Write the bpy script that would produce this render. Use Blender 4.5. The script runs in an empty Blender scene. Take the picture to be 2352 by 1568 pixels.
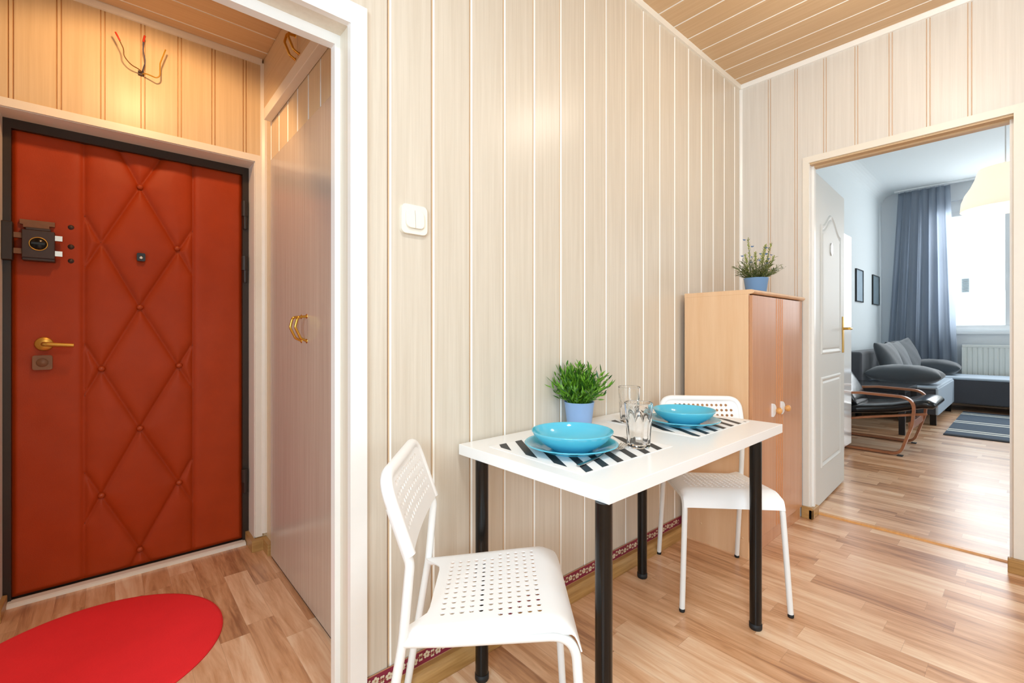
import bpy, bmesh, math, random
from mathutils import Vector, Matrix
random.seed(7)
C = bpy.context.scene.collection
PI = math.pi

# ------------------------------------------------------------------ camera, world, lights, exposure
scn = bpy.context.scene
YAW = math.radians(48.66)
cd = bpy.data.cameras.new('camera'); cam = bpy.data.objects.new('camera', cd); C.objects.link(cam)
cam.location = (0, 0, 1.13); cam.rotation_euler = (PI/2, 0, YAW - PI/2)
cd.sensor_width = 36; cd.lens = 1050.0/2352*36; cd.shift_y = -18.8/2352; cd.clip_start = 0.05
scn.camera = cam
w = bpy.data.worlds.new('world'); scn.world = w; w.use_nodes = True
bg = w.node_tree.nodes['Background']; bg.inputs[0].default_value = (0.86, 0.94, 1.0, 1); bg.inputs[1].default_value = 2.2
scn.view_settings.view_transform = 'Standard'; scn.view_settings.look = 'None'
scn.view_settings.gamma = 1.0; scn.view_settings.use_curve_mapping = False
scn.view_settings.exposure = 0.0
scn.cycles.use_denoising = True
scn.cycles.max_bounces = 14; scn.cycles.diffuse_bounces = 6; scn.cycles.glossy_bounces = 5; scn.cycles.transmission_bounces = 14
scn.cycles.sample_clamp_indirect = 8.0

def area(name, loc, direction, sx, sy, power, col):
    l = bpy.data.lights.new(name, 'AREA'); l.shape = 'RECTANGLE'; l.size = sx; l.size_y = sy; l.energy = power; l.color = col
    o = bpy.data.objects.new(name, l); C.objects.link(o); o.location = loc
    o.rotation_euler = Vector(direction).to_track_quat('-Z', 'Y').to_euler()
    return o
def point(name, loc, r, power, col):
    l = bpy.data.lights.new(name, 'POINT'); l.shadow_soft_size = r; l.energy = power; l.color = col
    o = bpy.data.objects.new(name, l); C.objects.link(o); o.location = loc; return o
DAY = (0.90, 0.96, 1.0); WARM = (1.0, 0.80, 0.58)
area('kitchen_window_light', (-1.62, -0.75, 1.72), (1, 0.12, -0.02), 1.25, 1.15, 70, (0.56, 0.81, 1.0))
area('kitchen_front_fill', (1.25, -1.92, 1.6), (0.05, 1, -0.1), 1.9, 1.3, 3, (0.74, 0.90, 1.0))  # added fill from behind the camera
area('living_window_light', (10.34, -0.02, 2.15), (-1, 0, -0.12), 2.1, 1.9, 70, (0.93, 0.97, 1.0))
area('living_side_fill', (6.6, -2.55, 1.9), (0, 1, -0.1), 2.2, 1.7, 16, (0.86, 0.95, 1.0))  # unseen side fill that lifts the living room's bounce
area('hall_side_door_light', (-1.32, 2.05, 1.15), (1, 0, 0), 0.8, 1.9, 4, (0.72, 0.9, 1.0))
for k in range(6): point('kitchen_lamp_light', (2.25+.13*math.cos(k*PI/3), .30+.13*math.sin(k*PI/3), 2.585), 0.018, 1.7, (1.0, 0.91, 0.77))
o = area('kitchen_ceiling_fill', (0.40, -0.05, 2.70), (0, 0, -1), 0.42, 0.42, 21, (0.86, 0.95, 1.0)); o.data.shape = 'DISK'  # added fill lamp above the camera, in place of bounced flash
def spot(name, loc, direction, cone, blend, r, power, col):
    l = bpy.data.lights.new(name, 'SPOT'); l.spot_size = math.radians(cone); l.spot_blend = blend; l.shadow_soft_size = r; l.energy = power; l.color = col
    o = bpy.data.objects.new(name, l); C.objects.link(o); o.location = loc
    o.rotation_euler = Vector(direction).to_track_quat('-Z', 'Y').to_euler(); return o
spot('hall_lamp_light', (0.10, 2.12, 2.36), (0, 0.62, -0.78), 146, 0.35, 0.03, 18, (1.0, 0.60, 0.29))
point('living_lamp_light', (5.36, 0.137, 2.02), 0.06, 2.5, (1.0, 0.85, 0.65))

# ------------------------------------------------------------------ materials
def srgb(r, g, b):
    f = lambda c: c/12.92 if c <= 0.04045 else ((c+0.055)/1.055)**2.4
    return (f(r/255), f(g/255), f(b/255), 1)
def newmat(name):
    m = bpy.data.materials.new(name); m.use_nodes = True
    return m, m.node_tree.nodes, m.node_tree.links, m.node_tree.nodes['Principled BSDF']
def mat(name, col, rough=0.5, metal=0.0, spec=0.5, coat=0.0, bump=0.0, bscale=200, var=0.0, vscale=8, sheen=0.0):
    m, N, L, p = newmat(name)
    p.inputs['Base Color'].default_value = col; p.inputs['Roughness'].default_value = rough
    p.inputs['Metallic'].default_value = metal; p.inputs['Specular IOR Level'].default_value = spec
    p.inputs['Coat Weight'].default_value = coat
    if sheen: p.inputs['Sheen Weight'].default_value = sheen
    tc = N.new('ShaderNodeTexCoord')
    if var:
        n = N.new('ShaderNodeTexNoise'); n.inputs['Scale'].default_value = vscale; n.inputs['Detail'].default_value = 5
        L.new(tc.outputs['Object'], n.inputs['Vector'])
        r = N.new('ShaderNodeMix'); r.data_type = 'RGBA'
        r.inputs['A'].default_value = tuple(c*(1-var) for c in col[:3])+(1,); r.inputs['B'].default_value = tuple(min(1, c*(1+var)) for c in col[:3])+(1,)
        L.new(n.outputs['Fac'], r.inputs['Factor']); L.new(r.outputs['Result'], p.inputs['Base Color'])
    if bump:
        n = N.new('ShaderNodeTexNoise'); n.inputs['Scale'].default_value = bscale; n.inputs['Detail'].default_value = 3
        L.new(tc.outputs['Object'], n.inputs['Vector'])
        b = N.new('ShaderNodeBump'); b.inputs['Strength'].default_value = bump; b.inputs['Distance'].default_value = 0.002
        L.new(n.outputs['Fac'], b.inputs['Height']); L.new(b.outputs['Normal'], p.inputs['Normal'])
    return m
def grain(name, c1, c2, scale=(60, 60, 2.2), rough=0.35, spec=0.5, detail=6, coat=0.0, bump=0.0, lo=0.3, hi=0.7, big=0.0):
    """foil or timber with streaks running along the axis of the smallest scale"""
    m, N, L, p = newmat(name)
    g = N.new('ShaderNodeNewGeometry'); mp = N.new('ShaderNodeMapping'); mp.inputs['Scale'].default_value = scale
    L.new(g.outputs['Position'], mp.inputs['Vector'])
    n = N.new('ShaderNodeTexNoise'); n.inputs['Scale'].default_value = 1; n.inputs['Detail'].default_value = detail; n.inputs['Roughness'].default_value = 0.65
    L.new(mp.outputs['Vector'], n.inputs['Vector'])
    r = N.new('ShaderNodeMapRange'); r.inputs['From Min'].default_value = lo; r.inputs['From Max'].default_value = hi
    L.new(n.outputs['Fac'], r.inputs['Value'])
    x = N.new('ShaderNodeMix'); x.data_type = 'RGBA'; x.inputs['A'].default_value = c1; x.inputs['B'].default_value = c2
    L.new(r.outputs['Result'], x.inputs['Factor']); out = x.outputs['Result']
    L.new(out, p.inputs['Base Color'])
    p.inputs['Roughness'].default_value = rough; p.inputs['Specular IOR Level'].default_value = spec; p.inputs['Coat Weight'].default_value = coat
    if bump:
        b = N.new('ShaderNodeBump'); b.inputs['Strength'].default_value = bump; b.inputs['Distance'].default_value = 0.001
        L.new(n.outputs['Fac'], b.inputs['Height']); L.new(b.outputs['Normal'], p.inputs['Normal'])
    return m
def floor_mat(name, w, ln, ramp, rough=0.31, seed=0.0):
    """laminate strips of width w laid along y with random joints, tone and grain"""
    m, N, L, p = newmat(name)
    g = N.new('ShaderNodeNewGeometry'); s = N.new('ShaderNodeSeparateXYZ'); L.new(g.outputs['Position'], s.inputs[0])
    def M(op, a, b=None, c=None):
        n = N.new('ShaderNodeMath'); n.operation = op
        for i, v in enumerate((a, b, c)):
            if v is None: continue
            if isinstance(v, (int, float)): n.inputs[i].default_value = v
            else: L.new(v, n.inputs[i])
        return n.outputs[0]
    row = M('FLOOR', M('DIVIDE', M('ADD', s.outputs[0], 7.013+seed), w))
    wn = N.new('ShaderNodeTexWhiteNoise'); wn.noise_dimensions = '1D'; L.new(row, wn.inputs['W'])
    along = M('ADD', M('DIVIDE', s.outputs[1], ln), M('MULTIPLY', wn.outputs['Value'], 7.0))
    cell = M('FLOOR', along)
    cmb = N.new('ShaderNodeCombineXYZ'); L.new(row, cmb.inputs[0]); L.new(cell, cmb.inputs[1])
    w2 = N.new('ShaderNodeTexWhiteNoise'); w2.noise_dimensions = '2D'; L.new(cmb.outputs[0], w2.inputs['Vector'])
    # grain coordinates, shifted per strip
    gv = N.new('ShaderNodeCombineXYZ'); L.new(M('ADD', M('MULTIPLY', s.outputs[0], 26.0), M('MULTIPLY', w2.outputs['Value'], 40.0)), gv.inputs[0])
    L.new(M('ADD', M('MULTIPLY', s.outputs[1], 2.4), M('MULTIPLY', row, 3.3)), gv.inputs[1])
    n1 = N.new('ShaderNodeTexNoise'); n1.inputs['Scale'].default_value = 1.0; n1.inputs['Detail'].default_value = 7; n1.inputs['Roughness'].default_value = 0.62
    n1.inputs['Distortion'].default_value = 0.7
    L.new(gv.outputs[0], n1.inputs['Vector'])
    n2 = N.new('ShaderNodeTexNoise'); n2.inputs['Scale'].default_value = 5.0; n2.inputs['Detail'].default_value = 3
    L.new(gv.outputs[0], n2.inputs['Vector'])
    tone = M('ADD', M('MULTIPLY', w2.outputs['Value'], 0.62), M('MULTIPLY', M('SUBTRACT', n1.outputs['Fac'], 0.5), 1.55))
    tone = M('ADD', tone, M('MULTIPLY', M('SUBTRACT', n2.outputs['Fac'], 0.5), 0.28))
    tone = M('ADD', tone, 0.19)
    cr = N.new('ShaderNodeValToRGB'); e = cr.color_ramp.elements
    e[0].position = 0.0; e[0].color = ramp[0]; e[1].position = 1.0; e[1].color = ramp[-1]
    for i, c in enumerate(ramp[1:-1]):
        q = e.new((i+1)/(len(ramp)-1)); q.color = c
    L.new(tone, cr.inputs[0])
    # thin joints
    fx = M('FRACT', M('DIVIDE', M('ADD', s.outputs[0], 7.013+seed), w)); fy = M('FRACT', along)
    j = M('MAXIMUM', M('LESS_THAN', fx, 0.0012/w), M('LESS_THAN', fy, 0.0012/ln))
    mx = N.new('ShaderNodeMix'); mx.data_type = 'RGBA'; L.new(M('MULTIPLY', j, 0.35), mx.inputs['Factor'])
    L.new(cr.outputs[0], mx.inputs['A']); mx.inputs['B'].default_value = srgb(120, 78, 45)
    L.new(mx.outputs['Result'], p.inputs['Base Color'])
    p.inputs['Roughness'].default_value = rough; p.inputs['Specular IOR Level'].default_value = 0.8
    return m

M_PANEL = grain('panel_foil', srgb(206, 193, 175), srgb(221, 210, 194), (75, 75, 1.6), 0.30, 0.45)
M_PANEL_FAR = grain('panel_foil_pale', srgb(216, 210, 202), srgb(228, 223, 216), (75, 75, 1.6), 0.34, 0.45)
M_CEIL = grain('ceiling_foil', srgb(206, 172, 132), srgb(218, 188, 150), (80, 1.6, 80), 0.4, 0.4)  # darkened and warmed to carry the bounce off the floor
M_HALL = grain('hall_panel_foil', srgb(212, 188, 152), srgb(226, 204, 170), (75, 75, 1.6), 0.36, 0.4)
M_HALLCEIL = grain('hall_ceiling_foil', srgb(206, 172, 132), srgb(218, 188, 150), (1.6, 80, 80), 0.4, 0.4)
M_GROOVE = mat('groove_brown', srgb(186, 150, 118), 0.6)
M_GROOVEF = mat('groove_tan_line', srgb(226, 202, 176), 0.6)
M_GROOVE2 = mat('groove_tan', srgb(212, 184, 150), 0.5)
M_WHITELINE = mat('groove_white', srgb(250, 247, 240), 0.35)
M_TRIM = mat('trim_white', srgb(244, 242, 238), 0.3, var=0.02, vscale=20)
M_TRIM_W = mat('trim_cream', srgb(236, 229, 217), 0.35, var=0.03, vscale=25)
M_JAMB = grain('jamb_foil', srgb(222, 212, 194), srgb(232, 223, 207), (70, 70, 1.6), 0.35)
M_OAK = grain('skirting_oak', srgb(160, 118, 64), srgb(196, 154, 96), (5, 5, 90), 0.4)
M_FLOOR = floor_mat('laminate_floor', 0.095, 0.47, [srgb(158, 108, 74), srgb(206, 154, 112), srgb(230, 186, 148), srgb(246, 216, 184)])
M_PLASTER = mat('white_plaster', srgb(222, 229, 231), 0.85, bump=0.05, bscale=60)
M_CREAMPAINT = mat('cream_paint', srgb(235, 228, 215), 0.6)
M_WHITE = mat('white_lacquer', srgb(240, 240, 240), 0.35)
M_CHAIR = mat('white_chair_plastic', srgb(248, 248, 248), 0.38, bump=0.03, bscale=900)
M_CHAIRMETAL = mat('white_powder_coat', srgb(240, 240, 238), 0.32)
M_BLACK = mat('black_powder_coat', srgb(9, 8, 8), 0.22, spec=0.4, bump=0.04, bscale=700)
M_RUBBER = mat('black_rubber', srgb(22, 22, 24), 0.6)
M_TABLE = mat('white_table_top', srgb(247, 247, 247), 0.25, bump=0.01)
M_TURQ = mat('turquoise_glaze', srgb(88, 190, 216), 0.08, coat=0.4)
M_MATW = mat('placemat_white', srgb(248, 248, 248), 0.5)
M_MATB = mat('placemat_black', srgb(40, 42, 46), 0.5)
M_STEEL = mat('brushed_steel', srgb(205, 200, 195), 0.22, metal=1.0)
M_BRASS = mat('brass', srgb(222, 172, 78), 0.22, metal=1.0)
M_BRASSMATT = mat('satin_brass', srgb(214, 166, 78), 0.38, metal=0.85)
M_BEECH = grain('beech_foil', srgb(230, 184, 140), srgb(240, 200, 160), (14, 14, 1.2), 0.30, 0.5, detail=5)
M_BEECHD = grain('beech_door', srgb(196, 138, 98), srgb(208, 152, 112), (26, 26, 1.5), 0.24, 0.55, coat=0.15)
M_BEECHLINE = mat('beech_line', srgb(218, 150, 96), 0.4)
M_POT = mat('pale_blue_pot', srgb(150, 182, 226), 0.45)
M_POTD = mat('dusty_blue_pot', srgb(112, 152, 196), 0.5)
M_SOIL = mat('soil', srgb(48, 40, 30), 0.9, bump=0.5, bscale=120)
M_LEATHER = mat('red_brown_leather', srgb(168, 57, 8), 0.5, spec=0.3, bump=0.25, bscale=420, var=0.14, vscale=9)
M_LEATHERB = mat('red_brown_button', srgb(172, 66, 22), 0.4)
M_DARKSTEEL = mat('dark_brown_steel', srgb(44, 34, 28), 0.4, bump=0.1, bscale=60)
M_LOCK = mat('lock_brown', srgb(62, 46, 42), 0.45)
M_RUSTY = mat('old_bronze', srgb(132, 92, 66), 0.5, metal=0.3, var=0.15, vscale=60)
M_WARD = grain('wardrobe_foil', srgb(188, 170, 154), srgb(206, 192, 178), (90, 90, 1.3), 0.2, 0.6)
M_OVER = grain('overhead_foil', srgb(212, 186, 150), srgb(224, 200, 166), (1.5, 2, 80), 0.36)
M_RED = mat('red_felt', srgb(244, 34, 42), 0.85, bump=0.4, bscale=160, var=0.1, vscale=6)
M_SWITCH = mat('switch_ivory', srgb(240, 234, 220), 0.25)
M_SOFA = mat('sofa_charcoal', srgb(66, 67, 73), 0.8, bump=0.4, bscale=400, sheen=0.3, var=0.1, vscale=120)
M_SOFALIT = mat('sofa_lit_grey', srgb(176, 190, 204), 0.7, bump=0.2, bscale=300)  # lit front and tops: daylight put into the sofa's grey
M_CUSH = mat('cushion_velvet', srgb(62, 68, 74), 0.7, bump=0.2, bscale=200, sheen=0.5)
M_BLACKTABLE = mat('black_side_table', srgb(34, 34, 38), 0.25)
M_BLKLEATHER = mat('black_leather', srgb(20, 21, 23), 0.2, bump=0.5, bscale=30)
M_BENT = grain('bentwood', srgb(150, 92, 60), srgb(178, 116, 78), (40, 2, 40), 0.3)
M_RUGB = mat('rug_slate', srgb(74, 88, 104), 0.9, bump=0.5, bscale=200)
M_RUGW = mat('rug_white', srgb(228, 228, 220), 0.9)
M_RUGK = mat('rug_black', srgb(34, 36, 42), 0.9)
M_RUGM = mat('rug_mid', srgb(100, 116, 132), 0.9)
M_RAD = mat('radiator_enamel', srgb(226, 228, 222), 0.35)
M_PVC = mat('window_pvc', srgb(236, 240, 242), 0.3)
M_PLUM = mat('border_plum', srgb(136, 36, 62), 0.55, var=0.12, vscale=200)
M_BCREAM = mat('border_cream', srgb(222, 206, 180), 0.5)
M_BTAN = mat('border_tan', srgb(186, 140, 104), 0.5)
M_ORANGEW = grain('threshold_beech', srgb(216, 150, 80), srgb(230, 172, 104), (4, 60, 60), 0.3)
M_FACADE = mat('facade_render', srgb(240, 240, 236), 0.9)
M_LOUVER = mat('louver_grey', srgb(120, 140, 150), 0.5)
M_WGRILL = mat('wire_red', srgb(196, 54, 30), 0.4); M_WBROWN = mat('wire_brown', srgb(112, 74, 22), 0.4)
M_WBLUE = mat('wire_blue', srgb(66, 62, 92), 0.4); M_WYEL = mat('wire_yellow', srgb(176, 132, 26), 0.4); M_WTAPE = mat('wire_tape', srgb(60, 38, 40), 0.5)

def glass_mat():
    m, N, L, p = newmat('clear_glass'); p.inputs['Base Color'].default_value = (1, 1, 1, 1); p.inputs['Roughness'].default_value = 0.0
    p.inputs['Transmission Weight'].default_value = 1.0; p.inputs['IOR'].default_value = 1.45; return m
M_GLASS = glass_mat()
def pane_mat():
    m = bpy.data.materials.new('window_glass'); m.use_nodes = True; N = m.node_tree.nodes; L = m.node_tree.links; N.clear()
    o = N.new('ShaderNodeOutputMaterial'); t = N.new('ShaderNodeBsdfTransparent'); g = N.new('ShaderNodeBsdfGlossy'); g.inputs['Roughness'].default_value = 0.02
    x = N.new('ShaderNodeMixShader'); x.inputs[0].default_value = 0.05
    L.new(t.outputs[0], x.inputs[1]); L.new(g.outputs[0], x.inputs[2]); L.new(x.outputs[0], o.inputs[0]); return m
M_PANE = pane_mat()
def curtain_mat():
    m, N, L, p = newmat('curtain_grey'); o = N['Material Output']
    p.inputs['Base Color'].default_value = srgb(165, 170, 177); p.inputs['Roughness'].default_value = 0.9
    t = N.new('ShaderNodeBsdfTranslucent'); t.inputs[0].default_value = srgb(214, 221, 230)
    x = N.new('ShaderNodeMixShader'); x.inputs[0].default_value = 0.68
    L.new(p.outputs[0], x.inputs[1]); L.new(t.outputs[0], x.inputs[2]); L.new(x.outputs[0], o.inputs[0]); return m
M_CURTAIN = curtain_mat()
def lampshade_mat():
    m, N, L, p = newmat('opal_lampshade'); p.inputs['Base Color'].default_value = srgb(255, 244, 225)
    p.inputs['Roughness'].default_value = 0.4; p.inputs['Emission Color'].default_value = srgb(255, 240, 214); p.inputs['Emission Strength'].default_value = 0.72; return m
M_SHADE = lampshade_mat()
def bulb_mat():
    m, N, L, p = newmat('lit_bulb'); p.inputs['Emission Color'].default_value = (1, .88, .7, 1); p.inputs['Emission Strength'].default_value = 25; return m
M_BULB = bulb_mat()
def leaf_mat(name, a, b):
    m, N, L, p = newmat(name); oi = N.new('ShaderNodeNewGeometry')
    r = N.new('ShaderNodeMix'); r.data_type = 'RGBA'; r.inputs['A'].default_value = a; r.inputs['B'].default_value = b
    L.new(oi.outputs['Random Per Island'], r.inputs['Factor']); L.new(r.outputs['Result'], p.inputs['Base Color']); p.inputs['Roughness'].default_value = 0.42
    return m
M_LEAF = leaf_mat('grass_leaf', srgb(34, 84, 22), srgb(120, 176, 40))
M_LEAF2 = leaf_mat('lavender_leaf', srgb(58, 76, 34), srgb(112, 124, 62))
M_BUD = leaf_mat('lavender_bud', srgb(150, 158, 70), srgb(186, 190, 104))
M_FLOWER = mat('blue_floret', srgb(104, 140, 186), 0.6)
M_PIC = mat('picture_art', srgb(172, 192, 206), 0.3, var=0.25, vscale=9)
M_PIC2 = mat('picture_art_grey', srgb(130, 150, 160), 0.3, var=0.3, vscale=9)

# ------------------------------------------------------------------ mesh helpers
class MB:
    def __init__(s): s.v = []; s.f = []; s.mi = []; s.sm = []
    def add(s, vs, fs, mi=0, smooth=False):
        o = len(s.v); s.v += [tuple(v) for v in vs]
        for k, f in enumerate(fs):
            s.f.append([i+o for i in f]); s.mi.append(mi[k] if isinstance(mi, (list, tuple)) else mi); s.sm.append(smooth)
        return s
    def box(s, x0, x1, y0, y1, z0, z1, mi=0):
        vs = [(x, y, z) for z in (z0, z1) for y in (y0, y1) for x in (x0, x1)]
        return s.add(vs, [(0, 2, 3, 1), (4, 5, 7, 6), (0, 1, 5, 4), (2, 6, 7, 3), (0, 4, 6, 2), (1, 3, 7, 5)], mi)
    def prism(s, poly, axis, a, b, mi=0, cap=0, smooth=False):
        """extrude a closed 2D polygon along an axis: x -> (y,z), y -> (x,z), z -> (x,y)"""
        def P(p, t): return {'x': (t, p[0], p[1]), 'y': (p[0], t, p[1]), 'z': (p[0], p[1], t)}[axis]
        n = len(poly); vs = [P(p, a) for p in poly]+[P(p, b) for p in poly]
        fs = [(i, (i+1) % n, n+(i+1) % n, n+i) for i in range(n)]; m = list(mi) if isinstance(mi, (list, tuple)) else [mi]*n
        s.add(vs, fs, m, smooth); s.add(vs, [tuple(range(n))[::-1], tuple(range(n, 2*n))], cap); return s
    def lathe(s, prof, c=(0, 0, 0), n=32, mi=0, axis='z', smooth=True):
        vs = []; fs = []
        def P(r, t, h):
            a, b = r*math.cos(t), r*math.sin(t)
            d = {'z': (a, b, h), 'x': (h, a, b), 'y': (a, h, b)}[axis]
            return (c[0]+d[0], c[1]+d[1], c[2]+d[2])
        for (r, h) in prof:
            for k in range(n): vs.append(P(max(r, 1e-5), 2*PI*k/n, h))
        for i in range(len(prof)-1):
            for k in range(n):
                q = (k+1) % n; fs.append((i*n+k, i*n+q, (i+1)*n+q, (i+1)*n+k))
        return s.add(vs, fs, mi, smooth)
    def tube(s, path, r, n=12, mi=0, cap=True, closed=False, up=None):
        pts = [Vector(p) for p in path]; rs = r if isinstance(r, (list, tuple)) else [r]*len(pts)
        T = []
        for i in range(len(pts)):
            a = pts[i-1] if i else (pts[-1] if closed else pts[0]); b = pts[(i+1) % len(pts)] if (i < len(pts)-1 or closed) else pts[i]
            T.append((b-a).normalized())
        u = Vector(up) if up else (Vector((0, 0, 1)) if abs(T[0].z) < .9 else Vector((1, 0, 0)))
        u = (u-T[0]*u.dot(T[0])).normalized(); vs = []; fs = []
        for i, p in enumerate(pts):
            u = (u-T[i]*u.dot(T[i])).normalized(); w_ = T[i].cross(u)
            for k in range(n):
                t = 2*PI*k/n; vs.append(p+(u*math.cos(t)+w_*math.sin(t))*rs[i])
        m = len(pts)
        for i in range(m if closed else m-1):
            for k in range(n):
                q = (k+1) % n; j = (i+1) % m; fs.append((i*n+k, i*n+q, j*n+q, j*n+k))
        s.add(vs, fs, mi, True)
        if cap and not closed: s.add(vs, [tuple(range(n))[::-1], tuple(range((m-1)*n, m*n))], mi)
        return s
    def band(s, path, side, half, thick, mi=0):
        """flat band: path in a plane, 'side' = width direction, thickness along the normal"""
        pts = [Vector(p) for p in path]; sd = Vector(side).normalized(); vs = []; fs = []; n = len(pts)
        for i, p in enumerate(pts):
            t = (pts[min(i+1, n-1)]-pts[max(i-1, 0)]).normalized(); nn = sd.cross(t).normalized()
            for a, b in ((-half, -thick/2), (half, -thick/2), (half, thick/2), (-half, thick/2)): vs.append(p+sd*a+nn*b)
        for i in range(n-1):
            for k in range(4):
                q = (k+1) % 4; fs.append((i*4+k, i*4+q, (i+1)*4+q, (i+1)*4+k))
        fs += [(3, 2, 1, 0), tuple(range((n-1)*4, n*4))]
        return s.add(vs, fs, mi)
    def xf(s, M):
        s.v = [tuple(M @ Vector(v)) for v in s.v]; return s
    def build(s, name, mats, parent=None, bevel=0.0, seg=2, sharp=None, recalc=True):
        me = bpy.data.meshes.new(name); me.from_pydata(s.v, [], s.f)
        for m in (mats if isinstance(mats, (list, tuple)) else [mats]): me.materials.append(m)
        me.polygons.foreach_set('material_index', s.mi); me.polygons.foreach_set('use_smooth', s.sm); me.update()
        if recalc:
            b = bmesh.new(); b.from_mesh(me); bmesh.ops.recalc_face_normals(b, faces=b.faces); b.to_mesh(me); b.free()
        o = bpy.data.objects.new(name, me); C.objects.link(o)
        if parent is not None: o.parent = parent
        if bevel:
            md = o.modifiers.new('bevel', 'BEVEL'); md.width = bevel; md.segments = seg; md.limit_method = 'ANGLE'; md.angle_limit = math.radians(40)
            me.polygons.foreach_set('use_smooth', [True]*len(me.polygons)); md.harden_normals = True
        if sharp: me.set_sharp_from_angle(angle=math.radians(sharp))
        return o
def tag(o, label=None, cat=None, group=None, kind=None):
    if label: o['label'] = label
    if cat: o['category'] = cat
    if group: o['group'] = group
    if kind: o['kind'] = kind
    return o
def empty(name, loc=(0, 0, 0), rz=0.0):
    o = bpy.data.objects.new(name, None); C.objects.link(o); o.location = loc; o.rotation_euler = (0, 0, rz); o.empty_display_size = 0.1; return o
def struct(o, label, cat): return tag(o, label, cat, kind='structure')
def children(o): return [c for c in bpy.data.objects if c.parent == o]
def copy_tree(o, parent=None):
    c = o.copy(); C.objects.link(c)
    if parent is not None: c.parent = parent
    for ch in children(o): copy_tree(ch, c)
    return c
def rounded(pts, r, n=6):
    """polyline with rounded corners; r a number or a list per interior point"""
    P = [Vector(p) for p in pts]; out = [P[0]]
    for i in range(1, len(P)-1):
        ri = r[i-1] if isinstance(r, (list, tuple)) else r
        a = (P[i-1]-P[i]); b = (P[i+1]-P[i]); ang = a.angle(b)
        d = min(ri/math.tan(ang/2), a.length*.49, b.length*.49); p0 = P[i]+a.normalized()*d; p1 = P[i]+b.normalized()*d
        for k in range(n+1):
            t = k/n; out.append((p0*(1-t)+P[i]*t)*(1-t)+(P[i]*(1-t)+p1*t)*t)
    out.append(P[-1]); return out
def rrect(x0, x1, y0, y1, r, n=5):
    out = []
    for cx, cy, a0 in ((x1-r, y1-r, 0), (x0+r, y1-r, 90), (x0+r, y0+r, 180), (x1-r, y0+r, 270)):
        for k in range(n+1):
            a = math.radians(a0+90*k/n); out.append((cx+r*math.cos(a), cy+r*math.sin(a)))
    return out

# ================================================================== ROOM SHELL
ZC, ZH, ZL = 2.805, 2.567, 3.56
YW, XF = 1.307, 3.21
XW0, YK0 = -1.6, -1.9           # the kitchen's walls behind the camera
# ---- floors
struct(MB().box(XW0-.1, XF+.12, YK0-.1, 3.0, -.06, 0).build('floor', M_FLOOR), 'beech toned strip laminate floor of the kitchen and hall', 'floor')
struct(MB().box(XF+.12, 10.6, -2.7, 1.9, -.06, 0).build('floor', M_FLOOR), 'strip laminate floor of the living room behind the right doorway', 'floor')

def groove_wide(g, s=1):   # slot with its shadow put into the brown, then pale chamfer
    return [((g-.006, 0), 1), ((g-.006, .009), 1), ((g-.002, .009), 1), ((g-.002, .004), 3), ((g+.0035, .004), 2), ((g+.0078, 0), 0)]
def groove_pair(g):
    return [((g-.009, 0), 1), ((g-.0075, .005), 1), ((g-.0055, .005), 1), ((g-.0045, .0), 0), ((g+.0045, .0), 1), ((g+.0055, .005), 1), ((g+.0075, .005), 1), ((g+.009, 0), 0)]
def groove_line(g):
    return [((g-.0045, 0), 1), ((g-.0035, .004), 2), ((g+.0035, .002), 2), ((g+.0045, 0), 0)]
def panelled(a0, a1, grooves, fn, depth):
    """profile (along, into-wall) and edge materials"""
    pts = [(a0, 0)]; mi = [0]
    for g in sorted(grooves):
        if a0+.012 < g < a1-.012:
            for p, m in fn(g): pts.append(p); mi.append(m)
    pts += [(a1, 0), (a1, depth), (a0, depth)]; mi += [0, 0, 0]
    return pts, mi
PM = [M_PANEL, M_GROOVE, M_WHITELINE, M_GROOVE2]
# ---- main kitchen wall with its doorway to the hall
GW = [0.645+.1549*k for k in range(17)]
GW0 = [0.645-.1549*k for k in range(1, 16)]
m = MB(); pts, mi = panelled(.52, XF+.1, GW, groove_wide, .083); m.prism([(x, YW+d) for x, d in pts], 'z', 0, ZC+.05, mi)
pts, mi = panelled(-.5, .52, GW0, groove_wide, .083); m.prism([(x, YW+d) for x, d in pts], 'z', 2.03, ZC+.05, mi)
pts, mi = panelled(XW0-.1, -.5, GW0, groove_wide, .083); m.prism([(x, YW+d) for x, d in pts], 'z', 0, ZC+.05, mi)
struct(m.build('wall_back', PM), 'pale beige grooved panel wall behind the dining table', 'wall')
# doorway casing, jamb, rabbet
def portal(name, x0, x1, x2, z1, z2, ya, yb, mats, label, bev=.003):
    """casing frame round an opening in a wall of constant y; x1 = inner edge right, x2 = outer edge right"""
    m = MB()
    m.prism([(x0-(x2-x1), 0), (x0, 0), (x0, z1), (x1, z1), (x1, 0), (x2, 0), (x2, z2), (x0-(x2-x1), z2)], 'y', ya, yb)
    return struct(m.build(name, mats, bevel=bev), label, 'trim')
portal('trim_1', -.45, .519, .569, 2.022, 2.085, 1.292, YW+.006, M_TRIM, 'white casing round the doorway from kitchen to hall', .004)
m = MB(); m.box(.5193, .535, 1.303, 1.39, 0, 2.04); m.box(-.466, -.4503, 1.303, 1.39, 0, 2.04); m.box(-.4503, .5193, 1.303, 1.39, 2.0223, 2.04)
struct(m.build('trim_2', M_JAMB), 'beige lining inside the doorway from kitchen to hall', 'trim')
m = MB(); m.prism([(-.466, 0), (-.434, 0), (-.434, 1.992), (.503, 1.992), (.503, 0), (.535, 0), (.535, 2.024), (-.466, 2.024)], 'y', 1.371, 1.402)
struct(m.build('trim_3', M_TRIM, bevel=.002), 'white rear stop frame of the doorway towards the hall', 'trim')
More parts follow.
